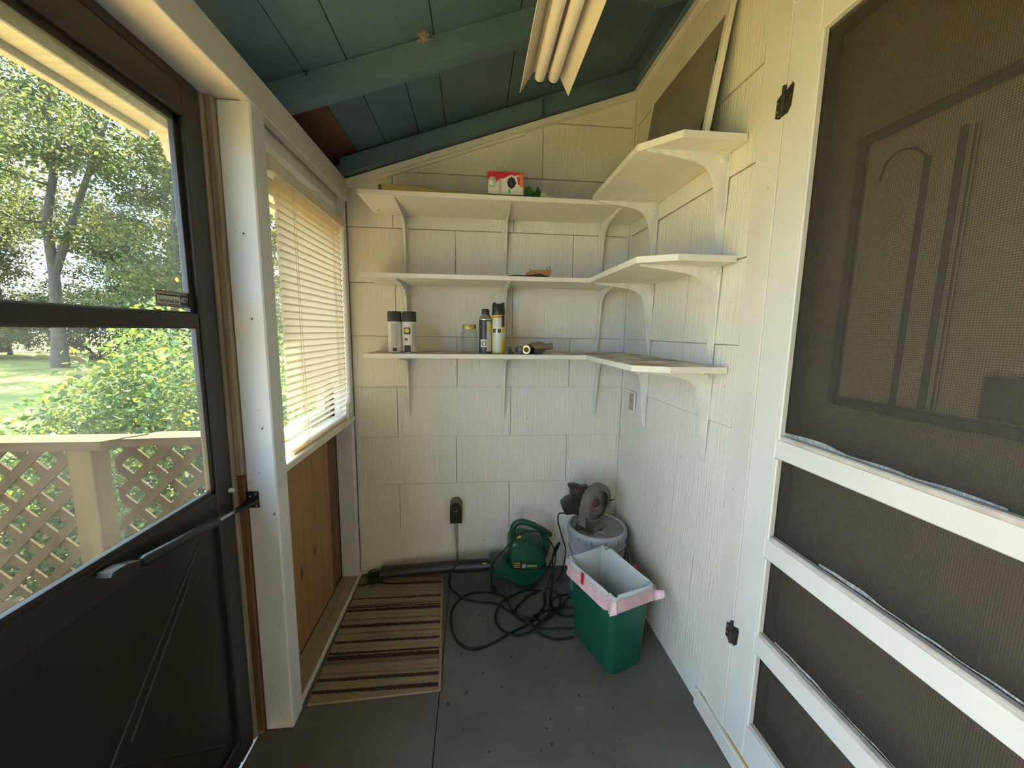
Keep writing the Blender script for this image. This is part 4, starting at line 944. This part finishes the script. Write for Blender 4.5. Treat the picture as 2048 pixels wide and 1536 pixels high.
cE = [(.343, 1.85), (.277, 1.823), (.229, 1.77), (.201, 1.725), (.196, 1.68), (.218, 1.649), (.266, 1.636), (.33, 1.64), (.394, 1.669), (.419, 1.718), (.434, 1.788), (.421, 1.835), (.382, 1.855)]
ex.tube(cordmb(cE, [.012, .0055, .0055, .012, .021, .029, .029, .012, .029, .021, .013, .012, .02]), .0052, 8)
for pts, z in (([(.474, 1.668), (.426, 1.667), (.399, 1.694), (.384, 1.748), (.395, 1.785), (.431, 1.811), (.49, 1.822)], .0045), ([(.478, 1.703), (.424, 1.708), (.354, 1.693), (.3, 1.672), (.259, 1.636)], .021),
               ([(.485, 1.77), (.456, 1.747), (.43, 1.702), (.371, 1.666), (.32, 1.622), (.267, 1.576)], .03)):
    ex.tube(cordmb(pts, z), .0052, 8)
xc_ = put('extension_cord', ex, 'cord_dark', smooth=60, label='dark green extension cord coiled loosely on the floor around the blower', cat='cord')
put('plug', MB().box(.088, .112, 1.848, 1.872, .008, .040, .004), 'cord_dark', xc_)

# ------------------------------------------------------------------ waste bin with liner
wbn = thing('waste_bin', (.570, 1.488, 0), 'green plastic waste bin with white liner near the right wall', 'waste bin')
ang = A(-70)          # long side direction
def rrect(L_, W_, rad, n=6):
    P = []
    for cx, cy, a0 in ((L_ / 2 - rad, W_ / 2 - rad, 0), (-L_ / 2 + rad, W_ / 2 - rad, PI / 2), (-L_ / 2 + rad, -W_ / 2 + rad, PI), (L_ / 2 - rad, -W_ / 2 + rad, 1.5 * PI)):
        for k in range(n + 1): P.append((cx + rad * math.cos(a0 + PI / 2 * k / n), cy + rad * math.sin(a0 + PI / 2 * k / n)))
    return P
def ring(L_, W_, rad, z): return [Vector((p[0], p[1], z)) for p in rrect(L_, W_, rad)]
def loft(rings, cap0=False, cap1=False):
    mb = MB(); n = len(rings[0])
    for r in rings: mb.v += [Vector(q) for q in r]
    for i in range(len(rings) - 1):
        for k in range(n): mb.f.append((i * n + k, i * n + (k + 1) % n, (i + 1) * n + (k + 1) % n, (i + 1) * n + k))
    if cap0: mb.f.append(tuple(range(n))[::-1])
    if cap1: mb.f.append(tuple(range((len(rings) - 1) * n, len(rings) * n)))
    return mb
MBn = Matrix.Translation((.570, 1.488, 0)) @ Matrix.Rotation(ang, 4, 'Z')
HB = .352
put('body', loft([ring(.265, .165, .03, .0), ring(.272, .172, .034, .006), ring(.298, .212, .036, HB - .012), ring(.306, .220, .038, HB - .010), ring(.306, .220, .038, HB), ring(.298, .212, .036, HB), ring(.270, .168, .03, .010)], True, True).xf(MBn), 'bin_green', wbn, 35)
rr = random.Random(8); base = rrect(1, 1, .13, 6); n = len(base)
ph = [rr.uniform(0, 6.28) for _ in range(6)]
JT = [rr.uniform(-1, 1) for _ in range(n)]
def wav(k, a): t = 2 * PI * k / n; return a * (1.1 * JT[int(k) % n] + math.sin(5 * t + ph[0]) + .7 * math.sin(9 * t + ph[1]) + .5 * math.sin(14 * t + ph[2]))
def lr(L_, W_, z, a, dz=0.0): return [Vector((p[0] * (L_ + wav(k, a)), p[1] * (W_ + wav(k + 3, a)), z + wav(k + 5, dz) if not callable(z) else z(k))) for k, p in enumerate(base)]
def skirt(k): return HB - .040 - .020 * math.cos(2 * PI * (k / n - .86)) + wav(k, .006)
hem = put('liner', loft([lr(.318, .232, lambda k: skirt(k) + .022, .008), lr(.314, .228, HB - .012, .006, .003), lr(.312, .226, HB + .003, .007, .004), lr(.300, .213, HB + .008, .005, .004), lr(.278, .190, HB - .006, .007, .003), lr(.256, .170, HB - .08, .009), lr(.236, .146, HB - .18, .012), lr(.222, .130, .07, .010), lr(.10, .06, .035, .01)], False, True).xf(MBn), 'liner', wbn, 60)
put('pink_hem', loft([lr(.330, .244, skirt, .014), lr(.322, .236, lambda k: skirt(k) + .024, .008), lr(.3165, .2305, HB - .008, .006, .003)]).xf(MBn), 'pink_hem', hem, 60)
put('hem_corner', MB().add([(.150, .095, HB - .02), (.185, .125, HB - .008), (.196, .118, HB - .03), (.178, .088, HB - .046), (.152, .078, HB - .035)], [(0, 1, 2, 3, 4)]).xf(MBn), 'pink_hem', hem)
for (px, py, sx_, sy_) in ((-.02, -.1215, .018, 0), (.03, .1205, .016, 0)):
    put('draw_tape', MB().box(px - sx_ / 2, px + sx_ / 2, py - .002, py + .002, HB - .045, HB + .010, .001).xf(MBn), 'red_tape', hem)

# ------------------------------------------------------------------ outdoors: ground, deck, railing
GZ = -.80
def gz(x, y): return GZ + .018 * max(0, -x - 6) 
gm = MB(); gm.grid(lambda i, j: (-60 + i * 64, -12 + j * 82, gz(-60 + i * 64, 0) + .05 * math.sin(i * 40) * math.sin(j * 31)), 60, 60)
put('lawn', gm, 'grass', org=(0, 0, GZ), kind='structure')
dk = thing('deck', (-2.0, 1.1, -.10), 'weathered timber deck outside the storm door', 'deck')
for k in range(22):
    y = -1.105 + k * .145; put('deck_board', MB().box(-4.6, -.81, y, y + .139, -.09, -.055, .003), 'deck_wood', dk)  # deck extended beyond the visible part to bounce warm sunlight indoors
put('joist', MB().box(-4.6, -.81, 1.93, 1.97, -.30, -.092), 'deck_wood', dk)
ra = thing('lattice_railing', (-1.8, 1.95, -.055), 'wooden lattice railing along the deck edge', 'railing')
put('post', MB().box(-1.815, -1.715, 1.862, 1.955, -.055, .800, .004), 'post_wood', ra)
put('cap_rail', MB().prism([(-3.7, 1.85), (-1.66, 1.85), (-1.56, 1.985), (-3.7, 1.985)], 'z', .800, .842), 'rail_wood', ra)
put('cap_rail', MB().prism([(-1.655, 1.90), (-.81, 1.96), (-.81, 2.06), (-1.555, 2.04)], 'z', .802, .838), 'rail_wood', ra)
put('bottom_rail', MB().box(-3.7, -1.816, 1.93, 1.975, -.045, .035, .003), 'rail_wood', ra)
put('bottom_rail', MB().box(-1.714, -.81, 1.985, 2.03, -.045, .035, .003), 'rail_wood', ra)
def lattice(x0, x1, z0, z1, yf, sgn):
    """each slat clipped to the panel; sgn +1 rises to the right"""
    wd, pv = .040, .1545; h = wd / math.sqrt(2)
    c = z0 - (x1 - x0) - .1 if sgn > 0 else z0 - .1
    cmax = z1 + (x1 - x0) + .1
    while c < cmax:
        # band between z = c + s*(x-x0) - h and + h
        poly = [(x0 - 2, c + sgn * -2 - h), (x1 + 2, c + sgn * (x1 + 2 - x0) - h), (x1 + 2, c + sgn * (x1 + 2 - x0) + h), (x0 - 2, c + sgn * -2 + h)]
        for ax, lim, keep in ((0, x0, 1), (0, x1, -1), (1, z0, 1), (1, z1, -1)):
            out = []
            for i in range(len(poly)):
                a, b = poly[i], poly[(i + 1) % len(poly)]; da, db = keep * (a[ax] - lim), keep * (b[ax] - lim)
                if da >= 0: out.append(a)
                if da * db < 0:
                    t = da / (da - db); out.append((a[0] + (b[0] - a[0]) * t, a[1] + (b[1] - a[1]) * t))
            poly = out
            if len(poly) < 3: break
        if len(poly) >= 3: put('slat', MB().prism(poly, 'y', yf, yf + .010), 'slat_wood', ra)
        c += pv
lattice(-3.7, -1.80, .0, .80, 1.934, 1); lattice(-3.7, -1.80, .0, .80, 1.9455, -1)
lattice(-1.73, -.82, .0, .80, 1.990, 1); lattice(-1.73, -.82, .0, .80, 2.0015, -1)
# eave outside the storm door
ev = put('trim_5', MB().box(-1.02, -.955, -1.2, 1.43, 1.965, 2.10, .003), 'eave_white', kind='structure')
put('lip', MB().box(-1.045, -1.021, -1.2, 1.43, 1.945, 2.0, .002), 'eave_white', ev)
put('end_corbel', MB().prism([(1.43, 2.10), (1.52, 2.10), (1.53, 1.93), (1.51, 1.885), (1.475, 1.90), (1.45, 1.955), (1.43, 1.975)], 'x', -1.01, -.96), 'eave_white', ev)

# ------------------------------------------------------------------ plants
def leaves_mesh(P, size, rng, aspect=.55, droop=.0):
    """one pointed four-sided leaf per point"""
    n = len(P)
    d = rng.normal(size=(n, 3)); d[:, 2] = d[:, 2] * .7 - droop; d /= np.linalg.norm(d, axis=1)[:, None]
    q = rng.normal(size=(n, 3)); q -= d * (q * d).sum(1)[:, None]; q /= np.linalg.norm(q, axis=1)[:, None]
    s = (size * rng.uniform(.6, 1.4, n))[:, None]
    V = np.stack([P - d * s * .5, P + q * s * aspect * .5, P + d * s * .5, P - q * s * aspect * .5], 1).reshape(-1, 3)
    return V
def np_obj(name, V, m, parent, kind=None):
    O = np.array(ORG[parent.name]); V = (V - O).astype(np.float32); n = len(V) // 4
    me = bpy.data.meshes.new(name); me.vertices.add(len(V)); me.vertices.foreach_set('co', V.ravel())
    me.loops.add(len(V)); me.loops.foreach_set('vertex_index', np.arange(len(V), dtype=np.int32))
    me.polygons.add(n); me.polygons.foreach_set('loop_start', np.arange(0, len(V), 4, dtype=np.int32))
    me.update(calc_edges=True); me.materials.append(MATS[m])
    o = bpy.data.objects.new(name, me); COL.objects.link(o); o.parent = parent; ORG[o.name] = ORG[parent.name]
    if kind: o['kind'] = kind
    return o
def tree(name, x, y, h, r, spread, nleaf, lsize, seed, m, label, group, lean=(0, 0), crown0=.25, fork=False):
    rng = np.random.default_rng(seed); rp_ = random.Random(seed); z0 = gz(x, y) - .1
    t = thing(name, (x, y, z0), label, 'tree', group)
    top = Vector((x + lean[0], y + lean[1], z0 + h)); base = Vector((x, y, z0)); mb = MB(); ends = []
    axis = []
    for k in range(9):
        u = k / 8; axis.append(base.lerp(top, u) + Vector((rp_.gauss(0, .02) * h * u, rp_.gauss(0, .02) * h * u, 0)))
    mb.tube(axis, [r * 1.35] + [r * (1 - .85 * k / 8) for k in range(1, 9)], 8)
    if fork:
        a2 = [axis[2] + Vector((0, 0, 0))] + [axis[2] + Vector((spread * .12 * k, .1 * k, h * .11 * k)) for k in range(1, 6)]; mb.tube(a2, [r * .7 * (1 - .14 * k) for k in range(6)], 7)
        ends += a2[2:]
    nb = 16
    for k in range(nb):
        u = crown0 + (1 - crown0) * (k + rp_.random()) / nb; i = min(7, int(u * 8)); p = axis[i].lerp(axis[i + 1], u * 8 - i)
        a = rp_.uniform(0, 2 * PI); L_ = spread * (1.1 - .65 * u) * rp_.uniform(.6, 1.15)
        d = Vector((math.cos(a), math.sin(a), rp_.uniform(.0, .5)))
        pts = [p]
        for s in range(1, 5):
            pts.append(p + d * L_ * s / 4 + Vector((rp_.gauss(0, .05) * L_, rp_.gauss(0, .05) * L_, -.03 * s * s * L_ * .25 + rp_.gauss(0, .04) * L_)))
        mb.tube(pts, [r * .34 * (1 - .2 * s) * (1.1 - u * .5) for s in range(5)], 5, False); ends += pts[1:]
        for s in (2, 3, 4):
            q = pts[s - 1]; d2 = Vector((rp_.gauss(0, 1), rp_.gauss(0, 1), rp_.gauss(.1, .5))).normalized() * L_ * .4
            mb.tube([q, q + d2 * .5 + Vector((0, 0, .03)), q + d2], [r * .12, r * .08, r * .03], 4, False); ends += [q + d2 * .6, q + d2]
    put('trunk', mb, 'bark', t, 50)
    E_ = np.array([tuple(e_) for e_ in ends]); idx = rng.integers(0, len(E_), nleaf // 14)
    cl = E_[idx] + rng.normal(size=(len(idx), 3)) * spread * .10 * np.array([1, 1, .6])
    P = np.repeat(cl, 14, 0) + rng.normal(size=(len(idx) * 14, 3)) * spread * .06 * np.array([1, 1, .45])
    np_obj('foliage', leaves_mesh(P, lsize, rng), m, t, 'stuff'); return t
TG = 'trees behind the lawn'
tree('oak_tree', -19.0, 19.8, 17, .24, 6.0, 24000, .17, 1, 'leaf_tree', 'large dark-trunked tree standing on the lawn behind the wire fence', TG, (1.5, 0), .30, True)
tree('oak_tree', -24.5, 20.5, 14, .15, 5.0, 18000, .17, 2, 'leaf_olive', 'leaning thin-trunked tree left of the large dark trunk', TG, (-1.0, 1.0), .35, True)
tree('oak_tree', -13.5, 19.0, 13, .15, 4.5, 16000, .16, 3, 'leaf_tree', 'light green tree just right of the large dark trunk', TG, (.8, 0), .22)
tree('oak_tree', -10.4, 18.5, 11, .13, 3.6, 13000, .15, 4, 'leaf_tree', 'bright green tree at the right side of the storm door glass', TG, (.3, .5), .2)
tree('oak_tree', -8.6, 21.0, 13, .15, 4.0, 11000, .16, 5, 'leaf_tree', 'tree seen through the gap between post and blind', TG, (.3, .5), .3)
tree('oak_tree', -17.0, 28.0, 17, .3, 6.5, 15000, .22, 6, 'leaf_olive', 'tall olive-green tree far behind the lawn', TG, (0, 0), .2)
tree('oak_tree', -29.0, 27.0, 17, .3, 6.5, 14000, .22, 7, 'leaf_olive', 'tall olive-green tree at the far left behind the lawn', TG, (0, 0), .2)
tree('oak_tree', -16.5, 12.6, 12, .20, 4.8, 13000, .12, 8, 'leaf_tree', 'nearer tree whose long bare limb reaches across the glass', TG, (.8, -.2), .5)
tree('oak_tree', -23.0, 33.0, 17, .3, 7.5, 15000, .25, 14, 'leaf_tree', 'far tree filling the gap behind the large dark trunk', TG, (0, 0), .12)

for k, (x, y, h, sp, lab) in enumerate(((-26.5, 25.0, 8.0, 3.8, 'leftmost low-branched understory tree behind the wire fence'), (-21.0, 26.5, 8.5, 4.2, 'low-branched understory tree right behind the large trunk'),
        (-16.2, 24.6, 7.5, 3.6, 'low-branched olive understory tree right of the large trunk'), (-12.6, 24.0, 7.0, 3.4, 'low-branched understory tree behind the bright green tree'), (-24.0, 29.5, 10, 4.6, 'tallest low-branched understory tree at the back left'))):
    tree('understory_tree', x, y, h, .09, sp, 13000, .17, 60 + k, 'leaf_olive' if k != 3 else 'leaf_tree', lab, 'understory trees', (0, 0), .06)
def shrub(name, x, y, r, h, nleaf, lsize, seed, m, label, group=None, z0=None, flat=1.0):
    rng = np.random.default_rng(seed); rp_ = random.Random(seed); z0 = gz(x, y) - .02 if z0 is None else z0
    t = thing(name, (x, y, z0), label, 'shrub', group); mb = MB(); ends = []
    for k in range(16):
        a = rp_.uniform(0, 2 * PI); rr_ = r * math.sqrt(rp_.random()); hh = h * (1 - .55 * (rr_ / r) ** 2) * rp_.uniform(.75, 1.05)
        p0 = Vector((x + rp_.gauss(0, .08) * r, y + rp_.gauss(0, .08) * r, z0)); p2 = Vector((x + math.cos(a) * rr_, y + math.sin(a) * rr_, z0 + hh)); p1 = p0.lerp(p2, .5) + Vector((0, 0, .12 * h))
        mb.tube([p0, p1, p2], [.012 * h, .008 * h, .003 * h], 5, False); ends += [p1, p1.lerp(p2, .4), p1.lerp(p2, .7), p2]
    put('stems', mb, 'bark', t, 60)
    n = nleaf; u = rng.random(n); a = rng.uniform(0, 2 * PI, n); rad = r * np.sqrt(u)
    bump = 1 + .14 * np.sin(a * 3 + seed) + .10 * np.sin(a * 7 + rad * 3)
    top = h * np.sqrt(np.clip(1 - (u * .92), 0, 1)) * bump
    z = z0 + top * (1 - np.abs(rng.normal(0, .22, n))).clip(.02, 1.06) * flat
    P = np.stack([x + np.cos(a) * rad * bump, y + np.sin(a) * rad * bump, z], 1) + rng.normal(size=(n, 3)) * lsize * .8
    np_obj('foliage', leaves_mesh(P, lsize, rng, .5, .2), m, t, 'stuff'); return t
shrub('leafy_shrub', -2.55, 3.75, 1.25, 2.05, 30000, .052, 31, 'leaf_bush', 'big leafy shrub growing close behind the lattice railing')
shrub('leafy_shrub', -3.6, 4.3, 1.1, 1.45, 15000, .052, 32, 'leaf_bush', 'lower leafy shrub left of the big one behind the railing')
shrub('leafy_shrub', -1.55, 3.2, .75, 1.55, 11000, .05, 36, 'leaf_bush', 'narrow leafy shrub against the house behind the railing')
shrub('leafy_shrub', -3.0, 2.95, .75, 1.0, 9000, .045, 33, 'leaf_bush', 'low green shrub seen through the lattice slats')
UG = 'undergrowth along the fence'
for k, (x, y, r, h, lab) in enumerate(((-27, 23, 3.2, 2.6, 'leftmost undergrowth thicket along the wire fence'), (-21.5, 24.5, 3.2, 3.0, 'undergrowth thicket behind the large dark trunk'), (-15.6, 23.2, 2.8, 2.8, 'dark undergrowth thicket right of the large trunk'),
        (-12.2, 22.0, 2.6, 3.6, 'tall undergrowth thicket behind the bright green tree'), (-9.0, 24.0, 2.8, 3.2, 'undergrowth thicket seen beside the white post'), (-29.5, 32.0, 4.5, 5.0, 'broad thicket at the far left of the back row'), (-22.5, 31.5, 4.5, 5.5, 'broad thicket in the middle of the back row'), (-16.0, 31.0, 4.2, 5.0, 'broad thicket at the right of the back row'), (-33.5, 24.5, 3.4, 3.6, 'thicket at the left edge of the glass'))):
    shrub('thicket', x, y, r, h, 9000, .14, 40 + k, 'leaf_olive' if k % 2 else 'leaf_tree', lab, UG)
# wire fence
fe = thing('wire_fence', (-19, 23, GZ + .2), 'low wire fence with dark posts behind the lawn', 'fence')
def gp(x): return Vector((x, 22.6 + .02 * (x + 19), gz(x, 0)))
for k in range(9):
    q = gp(-30 + k * 2.7); put('fence_post', MB().tube([q, q + Vector((0, 0, 1.35))], .055, 7), 'fence_wood', fe)
for z in (.4, .85, 1.25):
    put('rail_wire', MB().tube([gp(-30) + Vector((0, 0, z)), gp(-8) + Vector((0, 0, z))], .014, 5), 'fence_wood', fe)
# neighbour's low building
nh = thing('neighbour_shed', (-18.5, 40, GZ + .2), 'pale low building far across the lawn, seen beside the blind', 'building')
put('wall', MB().box(-22.0, -15.5, 38, 42, GZ, 1.35), 'house_siding', nh)
put('roof', MB().prism([(37.6, 1.3), (42.4, 1.3), (40, 2.5)], 'x', -22.3, -15.2), 'roof_grey', nh)
put('siding_line', MB().box(-22.0, -15.5, 37.97, 38, .55, .65), 'roof_grey', nh)
